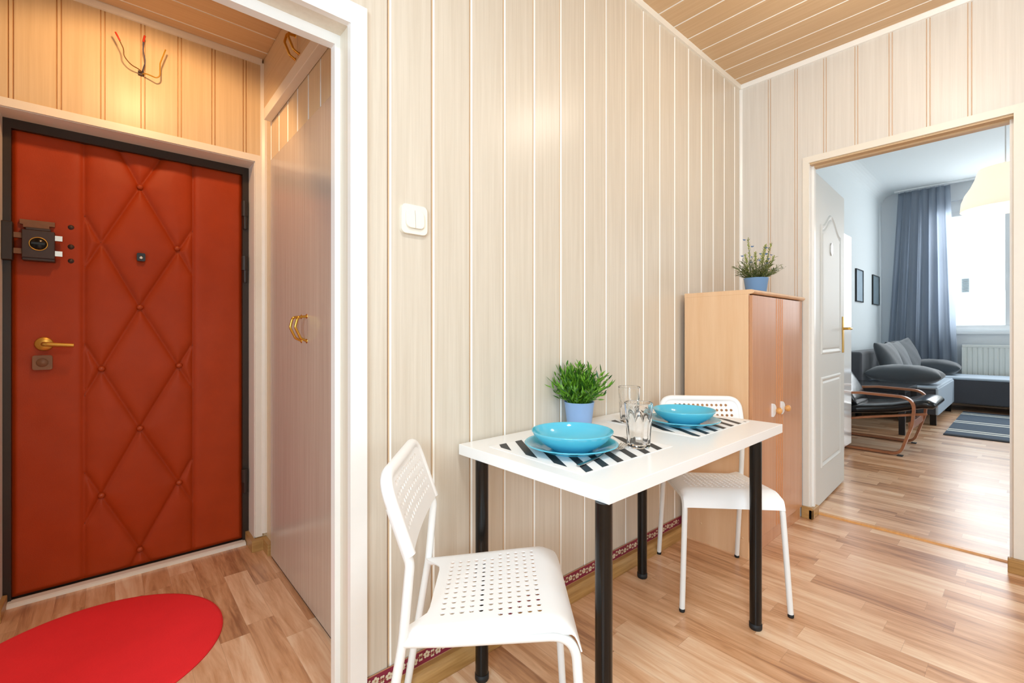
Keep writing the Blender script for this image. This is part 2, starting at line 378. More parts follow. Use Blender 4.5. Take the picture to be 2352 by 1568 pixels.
# ---- far wall with the doorway to the living room
GF = [1.123-.1533*k for k in range(20)]
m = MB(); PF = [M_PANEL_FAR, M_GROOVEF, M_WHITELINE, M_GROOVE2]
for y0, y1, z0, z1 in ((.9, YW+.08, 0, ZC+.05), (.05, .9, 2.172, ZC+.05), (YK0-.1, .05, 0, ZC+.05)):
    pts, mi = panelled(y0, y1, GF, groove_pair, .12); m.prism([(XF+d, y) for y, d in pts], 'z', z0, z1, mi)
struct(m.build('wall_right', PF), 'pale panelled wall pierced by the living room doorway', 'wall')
m = MB(); m.prism([(.932, .068), (.899, .068), (.899, 2.17), (.056, 2.17), (.056, .068), (.012, .068), (.012, 2.208), (.932, 2.208)], 'x', XF-.007, XF+.006)
struct(m.build('trim_4', M_TRIM_W, bevel=.003), 'cream casing round the living room doorway', 'trim')
m = MB(); m.box(XF, XF+.125, .897, .902, 0, 2.17); m.box(XF, XF+.125, .05, .056, 0, 2.17); m.box(XF+.004, XF+.125, .056, .897, 2.160, 2.175, 1)  # head in tan foil, the underside's shade put into its colour
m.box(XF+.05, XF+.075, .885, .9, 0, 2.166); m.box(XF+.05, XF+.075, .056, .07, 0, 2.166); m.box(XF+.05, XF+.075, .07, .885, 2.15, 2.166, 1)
struct(m.build('trim_5', [M_TRIM, M_CEIL]), 'white rebated lining with a shade-tinted tan head inside the living room doorway', 'trim')
m = MB(); m.prism([(XF+.115, 0), (XF+.12, .008), (XF+.15, .008), (XF+.155, 0)], 'y', .056, .897)
struct(m.build('trim_6', M_ORANGEW), 'orange beech threshold strip across the living room doorway', 'threshold')
# ---- the two unseen kitchen walls, with a left window and a front opening added for fill
m = MB()
for y0, y1, z0, z1 in ((YK0-.1, -1.45, 0, ZC), (-.1, 3.0, 0, ZC), (-1.45, -.1, 0, .9), (-1.45, -.1, 2.3, ZC)): m.box(XW0-.12, XW0, y0, y1, z0, z1)
struct(m.build('wall_left', M_CREAMPAINT), 'cream wall with a window left of the camera', 'wall')
m = MB()
for x0, x1, z0, z1 in ((XW0, .25, 0, ZC), (2.25, XF, 0, ZC), (.25, 2.25, 0, .95), (.25, 2.25, 2.25, ZC)): m.box(x0, x1, YK0-.12, YK0, z0, z1)
struct(m.build('wall_front', M_CREAMPAINT), 'cream wall behind the camera with an added opening for fill light', 'wall')
# ---- kitchen ceiling boards along y
GC = [2.473+.157*k for k in range(5)]+[2.473-.1545*k for k in range(1, 28)]
pts, mi = panelled(XW0-.1, XF+.12, GC, groove_line, .08)
struct(MB().prism([(x, ZC+d) for x, d in pts], 'y', YK0-.1, YW+.08, mi).build('ceiling', [M_CEIL, M_GROOVE, M_WHITELINE]), 'tan boarded kitchen ceiling with white joints', 'ceiling')
# crowns and the corner bead
m = MB(); m.prism([(YW+.001, ZC-.032), (YW-.011, ZC-.030), (YW-.014, ZC-.004), (YW-.014, ZC), (YW+.001, ZC)], 'x', XW0, XF)
struct(m.build('trim_7', M_TRIM_W), 'cream crown strip between back wall and ceiling', 'trim')
m = MB(); m.prism([(XF+.001, ZC-.030), (XF-.010, ZC-.028), (XF-.016, ZC-.006), (XF-.016, ZC), (XF+.001, ZC)], 'y', YK0, YW-.012)
struct(m.build('trim_8', M_TRIM), 'white crown strip between the far wall and ceiling', 'trim')
m = MB(); m.prism([(XF+.001, YW+.001), (XF-.012, YW+.001), (XF-.014, YW-.006), (XF-.006, YW-.018), (XF+.001, YW-.018)], 'z', .1, ZC-.03)
struct(m.build('trim_9', M_TRIM), 'narrow white vertical bead in the kitchen corner', 'trim')
# ---- baseboards
def skirt(name, poly, axis, a, b, label):
    return struct(MB().prism(poly, axis, a, b).build(name, M_OAK, bevel=.002), label, 'baseboard')
BP = lambda y: [(y, 0), (y-.040, 0), (y-.040, .012), (y-.030, .047), (y-.022, .056), (y, .056)]
skirt('baseboard_back', BP(YW), 'x', .570, 3.2, 'oak skirting along the back wall under the table')
m = MB(); m.box(XF-.022, XF, .875, .935, 0, .072); m.box(XF-.022, XF+.11, .875, .897, 0, .060)
struct(m.build('baseboard_right', M_OAK, bevel=.004), 'oak skirting block at the left foot of the living room doorway', 'baseboard')
m = MB(); m.box(XF-.026, XF, -1.9, .075, 0, .070)
struct(m.build('baseboard_right', M_OAK, bevel=.004), 'oak skirting at the right foot of the living room doorway', 'baseboard')
# ---- floral wallpaper border above the skirting
def border(x0, x1, z0, z1, place, name, label):
    m = MB(); h = z1-z0
    def q(pts, mi, e=.0): m.add([place(x, z, e) for x, z in pts], [tuple(range(len(pts)))], mi)
    q([(x0, z0), (x1, z0), (x1, z1), (x0, z1)], 0)
    q([(x0, z1-.004), (x1, z1-.004), (x1, z1), (x0, z1)], 2, .0004); q([(x0, z0), (x1, z0), (x1, z0+.003), (x0, z0+.003)], 2, .0004)
    def ribbon(pts, w, mi, e=.0008):
        for i in range(len(pts)-1):
            (ax, az), (bx, bz) = pts[i], pts[i+1]; d = math.hypot(bx-ax, bz-az) or 1; nx, nz = -(bz-az)/d*w, (bx-ax)/d*w
            q([(ax-nx, az-nz), (bx-nx, bz-nz), (bx+nx, bz+nz), (ax+nx, az+nz)], mi, e)
    per = .088; x = x0+.03; k = 0
    while x < x1-.02:
        s = 1 if k % 2 == 0 else -1; zc = (z0+z1)/2
        for t in range(5):                         # blossom
            a = 2*PI*t/5+.3; cx, cz = x+.0075*math.cos(a), zc+s*.003+.0075*math.sin(a)
            q([(cx+.0052*math.cos(b*PI/3), cz+.0052*math.sin(b*PI/3)) for b in range(6)], 1, .0012)
        q([(x+.003*math.cos(b*PI/3), zc+s*.003+.003*math.sin(b*PI/3)) for b in range(6)], 2, .0016)
        for sg in (1, -1):                          # scrolls on both sides
            sp = []
            for t in range(11):
                a = t/10*1.6*PI; r = .0145*(1-.07*t); sp.append((x+sg*(.024+r*math.cos(a)*.9), zc+s*sg*(.002-r*math.sin(a)*.8)))
            ribbon([p for p in sp if z0+.003 < p[1] < z1-.004 and x0 < p[0] < x1], .0011, 2)
            ex, ez = sp[-1]
            if x0+.006 < ex < x1-.006: q([(ex+.0042*math.cos(b*PI/3), ez+.0042*math.sin(b*PI/3)) for b in range(6)], 1, .0012)
            ex, ez = x+sg*.019, zc-s*sg*.011
            if x0+.006 < ex < x1-.006: q([(ex+.0036*math.cos(b*PI/3), ez+.0036*math.sin(b*PI/3)) for b in range(6)], 1, .0012)
        x += per/2*1.0; k += 1
    return struct(m.build(name, [M_PLUM, M_BCREAM, M_BTAN], recalc=False), label, 'wallpaper border')
border(.570, 2.42, .056, .106, lambda x, z, e: (x, YW-.0025-e, z), 'trim_10', 'burgundy floral wallpaper border above the oak skirting')
border(1.295, 1.371, .0, .075, lambda x, z, e: (.5180-e, x, z), 'trim_11', 'burgundy floral border at the foot of the doorway jamb')

# ================================================================== HALL
YE = 2.683
GE = [-.023+.1365*k for k in range(5)]+[-.023-.1365*k for k in range(1, 9)]
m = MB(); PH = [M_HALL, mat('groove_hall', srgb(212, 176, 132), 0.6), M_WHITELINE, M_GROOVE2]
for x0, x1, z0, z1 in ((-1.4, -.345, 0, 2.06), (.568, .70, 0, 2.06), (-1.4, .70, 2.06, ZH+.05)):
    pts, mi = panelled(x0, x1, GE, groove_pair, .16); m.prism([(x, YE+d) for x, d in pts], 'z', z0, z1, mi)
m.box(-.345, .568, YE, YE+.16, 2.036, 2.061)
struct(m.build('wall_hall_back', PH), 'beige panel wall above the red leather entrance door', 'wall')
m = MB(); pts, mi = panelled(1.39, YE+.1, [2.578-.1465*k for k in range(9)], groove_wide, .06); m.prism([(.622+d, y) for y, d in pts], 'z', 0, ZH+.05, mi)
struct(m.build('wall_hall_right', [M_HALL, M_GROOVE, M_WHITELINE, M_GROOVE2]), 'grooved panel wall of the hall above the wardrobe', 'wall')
m = MB()
for y0, y1, z0, z1 in ((1.39, 1.62, 0, ZH), (2.48, YE, 0, ZH), (1.62, 2.48, 2.1, ZH)): m.box(-1.32, -1.24, y0, y1, z0, z1)
struct(m.build('wall_hall_left', M_CREAMPAINT), 'cream hall wall with a bright side doorway', 'wall')
GHC = [2.447, 2.597, 2.297, 2.147, 1.997, 1.847, 1.697, 1.547]
pts, mi = panelled(1.38, YE+.1, GHC, groove_line, .06)
struct(MB().prism([(y, ZH+d) for y, d in pts], 'x', -1.4, .7, mi).build('ceiling_hall', [M_HALLCEIL, M_GROOVE, M_WHITELINE]), 'tan boarded ceiling of the hall', 'ceiling')
m = MB(); m.prism([(YE+.001, ZH-.026), (YE-.010, ZH-.024), (YE-.02, ZH-.004), (YE-.02, ZH), (YE+.001, ZH)], 'x', -1.24, .6)
struct(m.build('trim_12', M_TRIM_W), 'crown strip over the entrance door wall', 'trim')
m = MB(); m.prism([(.595, YE+.001), (.595, YE-.006), (.600, YE-.014), (.612, YE-.02), (.622, YE-.02), (.622, YE+.001)], 'z', .08, ZH-.02)
struct(m.build('trim_13', M_TRIM_W), 'vertical corner bead beside the entrance door', 'trim')
m = MB(); m.prism([(-.38, 0), (-.345, 0), (-.345, 2.026), (.568, 2.026), (.568, .066), (.6025, .066), (.6025, 2.060), (-.38, 2.060)], 'y', YE-.012, YE+.001)
struct(m.build('trim_14', M_TRIM_W, bevel=.003), 'cream casing round the entrance door', 'trim')
m = MB(); m.box(.566, .5715, YE, 2.81, .05, 2.03); m.box(-.3485, -.333, YE, 2.81, 0, 2.03); m.box(-.345, .568, YE, 2.81, 2.024, 2.036)
struct(m.build('trim_15', M_TRIM_W), 'cream reveal lining of the entrance door', 'trim')
m = MB(); m.prism([(.549, 2.81), (.549, 2.648), (.600, 2.648), (.600, 2.555), (.6215, 2.555), (.6215, YE-.001), (.5655, YE-.001), (.5655, 2.81)], 'z', 0, .060)
struct(m.build('baseboard_hall', M_OAK, bevel=.004), 'oak skirting block at the right foot of the entrance door', 'baseboard')
m = MB(); m.box(-.37, -.318, YE-.034, 2.80, 0, .05)
struct(m.build('baseboard_hall', M_OAK, bevel=.004), 'oak skirting block at the left foot of the entrance door', 'baseboard')
m = MB(); m.prism([(2.768, 0), (2.770, .012), (2.780, .016), (2.815, .016), (2.815, 0)], 'x', -.318, .546)
struct(m.build('trim_16', M_TRIM_W), 'pale threshold strip under the entrance door', 'threshold')

# ---- entrance door: padded leather leaf in a dark steel frame
door = struct(empty('door_1', (.115, 2.83, 0)), 'entrance door padded in red brown buttoned leather', 'door')
def dl(mb, name, mats, par=door, **k):      # world coordinates -> child of the door
    return mb.xf(Matrix.Translation((-.115, -2.83, 0))).build(name, mats, par, **k)
m = MB(); m.prism([(-.345, 0), (-.309, 0), (-.309, 1.985), (.537, 1.985), (.537, 0), (.568, 0), (.568, 2.034), (-.345, 2.034)], 'y', 2.806, 2.86)
dl(m, 'steel_frame', M_DARKSTEEL, bevel=.002)
dl(MB().box(-.345, .568, 2.86, 2.885, 0, 2.06), 'steel_leaf', M_DARKSTEEL)
X0, X1, Z0, Z1 = -.313, .541, .018, 1.999
cx, lx, rx = .109, -.029, .262
buttons = [(cx, 1.834), (rx-.008, 1.556), (cx, 1.255), (lx, .966), (rx, .968), (cx, .673), (lx, .382), (rx, .379), (cx, .091)]
segs = [((-.089, Z0), (-.089, Z1)), ((.319, Z0), (.319, Z1))]
zc_ = [1.834, 1.255, .673, .091]
for z in zc_:
    for sg in (1, -1):
        for xe in (-.089, .319):
            t = (xe-cx)/(.139 if xe < cx else .149)
            ze = z+sg*abs(t)*.29
            if Z0 < ze < Z1: segs.append(((cx, z), (xe, ze)))
            else:
                zz = Z1 if sg > 0 else Z0; segs.append(((cx, z), (cx+(xe-cx)*abs((zz-z)/(ze-z)), zz)))
def sd(px, pz, s):
    (ax, az), (bx, bz) = s; dx, dz = bx-ax, bz-az; t = max(0, min(1, ((px-ax)*dx+(pz-az)*dz)/(dx*dx+dz*dz)))
    return math.hypot(px-ax-t*dx, pz-az-t*dz)
NX, NZ = 150, 340; vs = []; fs = []
for j in range(NZ+1):
    for i in range(NX+1):
        x = X0+(X1-X0)*i/NX; z = Z0+(Z1-Z0)*j/NZ
        d = min(sd(x, z, s) for s in segs); db = min(math.hypot(x-a, z-b) for a, b in buttons)
        inside = -.089 < x < .319
        h = .013*(1-math.exp(-d/.0095)) + (.010*(1-math.exp(-d/.05)) if inside else .003)
        h *= 1-.75*math.exp(-(db/.014)**2)
        for (ax, az, wd, dp) in ((.112, 1.491, .022, .007), (-.22, 1.51, .075, .006), (-.216, 1.05, .06, .003)): h -= dp*math.exp(-(math.hypot(x-ax, z-az)/wd)**2)
        e = min(x-X0, X1-x, z-Z0, Z1-z); h *= min(1, .25+e/.02)
        h += .0012*math.sin(31*x+9*z)*math.sin(17*z-5*x)
        vs.append((x, 2.842-h, z))
for j in range(NZ):
    for i in range(NX): a = j*(NX+1)+i; fs.append((a, a+1, a+NX+2, a+NX+1))
m = MB(); m.add(vs, fs, 0, True)
for (ax, az), (bx, bz) in segs:
    ln_ = math.hypot(bx-ax, bz-az); nn_ = int(ln_/.0125); ux, uz = (bx-ax)/ln_, (bz-az)/ln_
    for k in range(1, nn_):
        t = k/nn_; x, z = ax+(bx-ax)*t, az+(bz-az)*t
        if min(math.hypot(x-a, z-b) for a, b in buttons) < .02: continue
        x += uz*.004; z -= ux*.004
        m.add([(x-ux*.0035-uz*.0008, 2.8385, z-uz*.0035+ux*.0008), (x+ux*.0035-uz*.0008, 2.8385, z+uz*.0035+ux*.0008), (x+ux*.0035+uz*.0008, 2.8385, z+uz*.0035-ux*.0008), (x-ux*.0035+uz*.0008, 2.8385, z-uz*.0035-ux*.0008)], [(0, 1, 2, 3)], 1)
m.box(X0, X1, 2.842, 2.858, Z0, Z1)
pad = dl(m, 'leather_padding', [M_LEATHER, mat('dark_thread', srgb(92, 30, 8), .7)], recalc=False)
for a, b in buttons:
    dl(MB().lathe([(0, -.010), (.007, -.0085), (.0115, -.004), (.0125, .001), (.011, .006)], (a, 2.833, b), 16, axis='y'), 'button', M_LEATHERB, pad)
# surface lock
lk = dl(MB().box(-.276, -.178, 2.776, 2.816, 1.448, 1.565).box(-.266, -.19, 2.782, 2.81, 1.565, 1.577).box(-.276, -.178, 2.782, 2.826, 1.437, 1.45), 'lock_box', M_LOCK, bevel=.003)
lk['label'] = 'dark brown surface lock box'
dl(MB().tube([(-.227+.027*math.cos(t*PI/12), 2.774, 1.508+.027*math.sin(t*PI/12)) for t in range(24)], .0022, 8, closed=True), 'dial_ring', M_BRASSMATT, lk)
dl(MB().lathe([(0, -.004), (.022, -.003), (.025, .003)], (-.227, 2.774, 1.508), 24, axis='y').box(-.247, -.207, 2.762, 2.771, 1.504, 1.513), 'turn_knob', M_BLACK, lk)
for z in (1.474, 1.540):
    dl(MB().box(-.300, -.276, 2.788, 2.806, z-.011, z+.011), 'bolt', M_RUSTY, lk)
    dl(MB().box(-.178, -.155, 2.786, 2.806, z-.011, z+.011), 'bolt_end', M_STEEL, lk)['label'] = 'bright steel bolt end'
dl(MB().box(-.274, -.196, 2.800, 2.835, 1.577, 1.592).box(-.285, -.18, 2.812, 2.835, 1.592, 1.612), 'mounting_plate', M_RUSTY, lk)
dl(MB().box(-.334, -.301, 2.770, 2.815, 1.432, 1.592), 'lock_keep', M_DARKSTEEL, lk, bevel=.004)
for z in (1.602, 1.515, 1.452): dl(MB().lathe([(0, -.011), (.008, -.009), (.012, -.003), (.013, .006)], (-.130, 2.832, z), 14, axis='y'), 'rivet', M_LOCK)
# lever and rosette, key rosette, peephole, hinges
hd = dl(MB().lathe([(0, -.010), (.026, -.009), (.030, -.004), (.031, .008)], (-.214, 2.826, 1.084), 28, axis='y'), 'door_handle', M_BRASSMATT)
dl(MB().tube(rounded([(-.212, 2.82, 1.084), (-.212, 2.772, 1.084), (-.118, 2.768, 1.077)], .014), [.0095]*8+[.0085], 12), 'lever', M_BRASSMATT, hd)
kr = dl(MB().prism([(x, z) for x, z in rrect(-.248, -.187, .973, 1.035, .008)], 'y', 2.806, 2.835), 'key_rosette', M_RUSTY, bevel=.002)
dl(MB().lathe([(0, -.006), (.016, -.005), (.020, .002)], (-.218, 2.806, 1.004), 20, axis='y'), 'key_cover', M_RUSTY, kr)
ph = dl(MB().prism(rrect(.096, .128, 1.474, 1.512, .006), 'y', 2.802, 2.836), 'peephole', M_BLACK, bevel=.002)
dl(MB().lathe([(0, -.001), (.006, -.003), (.0075, 0)], (.112, 2.802, 1.490), 14, axis='y'), 'peephole_lens', M_STEEL, ph)
for z0, z1 in ((1.693, 1.84), (1.407, 1.544), (.274, .40)):
    zm = z0+.45*(z1-z0)
    dl(MB().tube([(.545, 2.800, zm), (.545, 2.800, z1)], .0155, 16).tube([(.548, 2.800, z0), (.548, 2.800, zm)], .0105, 14).tube([(.548, 2.8, z0-.004), (.548, 2.8, z0)], .008, 10), 'hinge', M_DARKSTEEL)
# ---- wires left over from a wall lamp
wr = tag(empty('lamp_wires', (.108, YE, 2.311)), 'bare electrical wires poking out above the entrance door', 'wires')
def wire(pts, mt, name='wire', r=.0022):
    return MB().tube([Vector(p)-Vector((.108, YE, 2.311)) for p in rounded(pts, .05, 6)], r, 8).build(name, mt, wr)
wb = wire([(.108, YE, 2.311), (.105, YE-.035, 2.314), (.068, YE-.05, 2.318), (.045, YE-.06, 2.345), (.046, YE-.065, 2.37), (.020, YE-.07, 2.425)], M_WBROWN)
wire([(.033, YE-.0675, 2.400), (.026, YE-.07, 2.414), (.018, YE-.07, 2.430)], M_WGRILL, 'wire_end', .0035)
wire([(.108, YE, 2.313), (.112, YE-.03, 2.320), (.121, YE-.045, 2.355), (.112, YE-.05, 2.40), (.114, YE-.055, 2.44)], M_WBLUE)
wire([(.113, YE-.054, 2.435), (.115, YE-.055, 2.45), (.118, YE-.055, 2.464)], M_WGRILL, 'wire_end', .0042)
wire([(.110, YE, 2.309), (.118, YE-.035, 2.306), (.160, YE-.05, 2.292), (.172, YE-.052, 2.305), (.172, YE-.055, 2.36), (.192, YE-.06, 2.43)], M_WYEL, 'wire', .0026)
MB().box(-.012, .010, -.012, 0, -.008, .010).build('tape', M_WTAPE, wr)
# ---- wardrobe set against the hall's right side
wd = tag(empty('wardrobe', (.62, 2.1, 0)), 'tall flat wood-grain wardrobe with two brass bow handles in the hall', 'wardrobe')
def bow(y, z0, z1, x, par, off, mt=M_BRASS):
    p = rounded([(x, y, z1), (x-.035, y, z1-.004), (x-.045, y, z1-.045), (x-.024, y, z0+.012), (x, y, z0)], .016, 5)
    return MB().tube([Vector(v)-Vector(off) for v in p], .0052, 10).lathe([(0, -.003), (.009, -.002), (.010, .001)], tuple(Vector((x, y, z0))-Vector(off)), 14, axis='x').lathe([(0, -.003), (.009, -.002), (.010, .001)], tuple(Vector((x, y, z1))-Vector(off)), 14, axis='x').build('handle', mt, par)
off = (.62, 2.1, 0)
for y0, y1, hy in ((1.43, 2.0045, 1.975), (2.0055, 2.537, 2.045)):
    d = MB().box(-.010, .001, y0-2.1, y1-2.1, .012, 2.004).build('door', M_WARD, wd)
    bow(hy, 1.098, 1.200, .610, d, off)
MB().box(-.006, .001, -.66, .43, 0, .012).build('plinth', M_LOCK, wd)
ov = tag(empty('overhead_cabinet', (.62, 2.1, 2.2)), 'beige overhead cabinet with brass handles under the hall ceiling', 'cabinet'); off = (.62, 2.1, 2.2)
for y0, y1, hy in ((1.40, 2.088, 2.065), (2.092, 2.678, 2.118)):
    d = MB().box(-.012, .001, y0-2.1, y1-2.1, .085, .364).build('door', M_OVER, ov)
    bow(hy, 2.32, 2.425, .608, d, off)
MB().box(-.026, .001, 1.40-2.1, 2.06-2.1, .072, .094).box(-.026, .001, 2.064-2.1, 2.60-2.1, .072, .094).build('door_rail', M_OVER, ov, bevel=.002)
MB().box(-.036, .001, 1.40-2.1, 2.565-2.1, .008, .066).build('bottom_rail', M_TRIM_W, ov, bevel=.003)
# ---- red rug
m = MB(); m.lathe([(0, .007), (.30, .007), (.378, .0068), (.388, .005), (.389, .001), (0, .001)], (0, 0, 0), 96)
rg = m.build('oval_rug', M_RED); rg.location = (-.058, 2.158, 0); rg.scale = (1.02, 1.02, 1); tag(rg, 'bright red round felt rug on the hall floor', 'rug')

# ================================================================== KITCHEN THINGS
# ---- light switch
sw = tag(empty('light_switch', (.727, YW, 1.491)), 'ivory double light switch on the panelled wall by the doorway', 'switch')
MB().prism(rrect(-.046, .046, -.046, .046, .016), 'y', -.013, 0).build('switch_plate', M_SWITCH, sw, bevel=.005, seg=3)
for s in (1, -1):
    po = [(x, z) for x, z in rrect(-.032, .032, -.029, .029, .017) if x*s > .0006] + ([(s*.0006, -.029), (s*.0006, .029)])
    cxm = sum(p[0] for p in po)/len(po); po.sort(key=lambda p: math.atan2(p[1], p[0]-cxm))
    vs = []
    for (x, z) in po: vs.append((x, -.0135, z))
    for (x, z) in po: vs.append((x, -.0175-.004*(.5-z/.058), z))
    n = len(po); MB().add(vs, [(i, (i+1) % n, n+(i+1) % n, n+i) for i in range(n)]+[tuple(range(n, 2*n)), tuple(range(n))[::-1]]).build('rocker', M_SWITCH, sw, bevel=.0015)
# ---- table
tb = tag(empty('dining_table', (1.499, .9888, 0), math.radians(.633)), 'white rectangular dining table on black tube legs against the panelled wall', 'table')
MB().box(-.6007, .6007, -.3106, .3106, .7165, .752).build('tabletop', M_TABLE, tb, bevel=.0015)
for x, y in ((.912, .695), (1.859, .699), (.914, 1.188), (1.854, 1.193)):
    ca_, sa_ = math.cos(math.radians(.633)), math.sin(math.radians(.633)); dx_, dy_ = x-1.499, y-.9888; x, y = 1.51+dx_*ca_+dy_*sa_, .993-dx_*sa_+dy_*ca_
    lg = MB().tube([(x-1.51, y-.993, .02), (x-1.51, y-.993, .7165)], .0213, 20).build('leg', M_BLACK, tb)
    MB().lathe([(0, 0), (.021, 0), (.0228, .004), (.0228, .022), (0, .022)], (x-1.51, y-.993, 0), 20).build('foot', M_RUBBER, lg)
# ---- chairs
def chair_parts(root):
    W2 = .186
    for s in (1, -1):
        rl = MB().tube(rounded([(-.072, s*.192, .012), (0, s*.184, .436), (.016, s*.184, .612), (-.027, s*.1865, .738)], [.5, .06], 8), .011, 14).build('leg', M_CHAIRMETAL, root)
        MB().lathe([(0, 0), (.0105, 0), (.0115, .003), (.0115, .013), (0, .013)], (-.0725, s*.192, 0), 14).build('foot_cap', M_RUBBER, rl)
        fl = MB().tube(rounded([(0, s*.184, .434), (.10, s*.184, .434), (.388, s*.190, .450), (.416, s*.210, .012)], [.3, .060], 10), .011, 14).build('leg', M_CHAIRMETAL, root)
        MB().lathe([(0, 0), (.0105, 0), (.0115, .003), (.0115, .013), (0, .013)], (.4165, s*.2105, 0), 14).build('foot_cap', M_RUBBER, fl)
    sst = lambda a, b, x: (lambda t: t*t*(3-2*t))(max(0, min(1, (x-a)/(b-a))))
    # seat: flat perforated shell rolling down at the front lip and sides
    def S(p, v):
        a = abs(v); ur = .046-.050*sst(.10, .172, a)
        u = p if p > .07 else .07-(.07-ur)*(.07-p)/.05
        k = .335; R = .066
        if u <= k: x, z = u, .4525+.028*max(0, u)/.335
        else:
            t = (u-k)/R; tm = math.radians(72)
            if t <= tm: x, z = k+R*math.sin(t), .4805-R*(1-math.cos(t))
            else: e = (u-k)-R*tm; x, z = k+R*math.sin(tm)+e*math.cos(tm), .4805-R*(1-math.cos(tm))-e*math.sin(tm)
        wd = .186+.012*sst(.0, .35, u)
        if a > .160:
            q = (a-.160)/.038           # 0..1 along the rolled side
            y = .160+(wd-.160)*math.sin(min(q, 1)*PI/2); z -= .020*(1-math.cos(min(q, 1)*PI/2))*(1-sst(.36, .40, u)*.9)
            v = math.copysign(y, v)
        return (x, v, z)
    def holes_mesh(ps, vs_, holes, fn, r):
        key = {}; V = []; F = []
        def vid(p, v):
            k = (round(p, 5), round(v, 5))
            if k not in key: key[k] = len(V); V.append(fn(p, v))
            return key[k]
        for i in range(len(ps)-1):
            for j in range(len(vs_)-1):
                a, b, c, d = ps[i], ps[i+1], vs_[j], vs_[j+1]; co = [(a, c), (b, c), (b, d), (a, d)]
                if not holes(i, j): F.append([vid(*q) for q in co]); continue
                pc, vc = (a+b)/2, (c+d)/2
                for s_ in range(4):
                    t0 = -3*PI/4+s_*PI/2; arc = [vid(pc+r*math.cos(t0+k*PI/6), vc+r*math.sin(t0+k*PI/6)) for k in range(4)]
                    F.append([vid(*co[s_]), vid(*co[(s_+1) % 4])]+arc[::-1])
        return V, F
    hp = [.0695+.0231*k for k in range(12)]
    ps = [.02, .035, .052]+hp+[.338, .350, .362, .374, .386, .398, .410, .422, .436]
    hv = [-.1554+.0222*k for k in range(15)]
    vs_ = [-.198, -.190, -.181, -.172, -.163]+hv+[.163, .172, .181, .190, .198]
    def hs(i, j):
        i -= 3; j -= 5
        return 0 <= i < 11 and (0 <= j < 14 if i > 5 else 1 <= j < 13)
    V, F = holes_mesh(ps, vs_, hs, S, .0062)
    st = MB().add(V, F, 0, True).build('seat', M_CHAIR, root, recalc=False)
    def shell(o, t):
        md = o.modifiers.new('shell', 'SOLIDIFY'); md.thickness = t; md.offset = -1
        e = o.modifiers.new('edges', 'EDGE_SPLIT'); e.split_angle = math.radians(38)
    shell(st, .0035)
    # backrest: perforated sheet with a sleeve round the tube
    A, B = Vector((.0155, 0, .632)), Vector((-.048, 0, .815)); D = (B-A); Ln = D.length; D.normalize(); Nn = Vector((D.z, 0, -D.x))
    def Sb(q, v):
        a = abs(v); cr = .058; vm = .186; ql = Ln-.002
        if a > vm-cr and q > ql-cr:
            dx, dq = a-(vm-cr), q-(ql-cr); d = math.hypot(dx, dq)
            if d > cr: a = vm-cr+dx*cr/d; q = ql-cr+dq*cr/d
        bow_ = -.010*(1-(a/.186)**2)
        p = A+D*q+Nn*(.007+bow_); return (p.x, math.copysign(a, v), p.z)
    qs = [0, .022, .0345]+[.0585+.0250*k-.001 for k in range(5)]+[.172, .184, Ln-.003]
    qs = [0, .020, .0345]+[.0345+.0252*k for k in range(1, 6)]+[.173, .186, Ln-.003]
    vb = [-.186, -.176, -.166]+hv+[.166, .176, .186]
    def hb(i, j):
        i -= 2; j -= 3
        return 0 <= i < 5 and (0 <= j < 14 if i < 4 else 1 <= j < 13)
    V, F = holes_mesh(qs, vb, hb, Sb, .0066)
    F = [f for f in F]
    bk = MB().add(V, F, 0, True)
    bk = bk.build('backrest', M_CHAIR, root, recalc=False); shell(bk, .003)
    q = lambda t, v: A+D*t+Vector((0, v, 0))
    MB().tube(rounded([q(0, -.186), q(Ln-.012, -.186), q(Ln-.012, .186), q(0, .186)], .056, 10), .0142, 16).build('backrest_rim', M_CHAIR, bk)
ch = tag(empty('dining_chair', (.613, 1.076, 0), math.radians(-39.8)), 'white perforated plastic chair at the near end of the table by the doorway', 'chair', 'white perforated dining chairs')
chair_parts(ch)
c2 = copy_tree(ch); c2.location = (2.194, 1.073, 0); c2.rotation_euler = (0, 0, math.radians(-136.5))
tag(c2, 'white perforated plastic chair at the far end of the table before the beech cabinet', 'chair')
# ---- placemats
def clip(poly, f):
    out = []
    for i in range(len(poly)):
        a, b = poly[i], poly[(i+1) % len(poly)]; fa, fb = f(a), f(b)
        if fa >= 0: out.append(a)
        if (fa >= 0) != (fb >= 0): t = fa/(fa-fb); out.append((a[0]+t*(b[0]-a[0]), a[1]+t*(b[1]-a[1])))
    return out
def placemat(x0, x1, y0, y1, first, label):
    cx_, cy_ = (x0+x1)/2, (y0+y1)/2; o = empty('placemat', (cx_, cy_, .7524)); o2 = MB()
    o2.box(x0-cx_-.02, x1-cx_+.02, y0-cy_-.004, y1-cy_+.004, 0, .0012)
    for k in range(-8, 10):
        xs = first+.0715*k; sl = .6
        po = [(xs-.031, y0), (xs, y0), (xs+sl*(y1-y0), y1), (xs-.031+sl*(y1-y0), y1)]
        for f in (lambda p: p[0]-x0, lambda p: x1-p[0]):
            po = clip(po, f) if len(po) > 2 else []
        if len(po) > 2: o2.add([(p[0]-cx_, p[1]-cy_, .0016) for p in po], [tuple(range(len(po)))], 1)
    bpy.data.objects.remove(o); r = o2.build('placemat', [M_MATW, M_MATB], recalc=False); r.location = (cx_, cy_, .7522)
    return tag(r, label, 'placemat', 'striped placemats')
placemat(.968, 1.392, .797, 1.190, .999, 'black and white striped placemat at the near end of the table')
placemat(1.612, 2.036, .802, 1.196, 1.628, 'black and white striped placemat at the far end of the table')
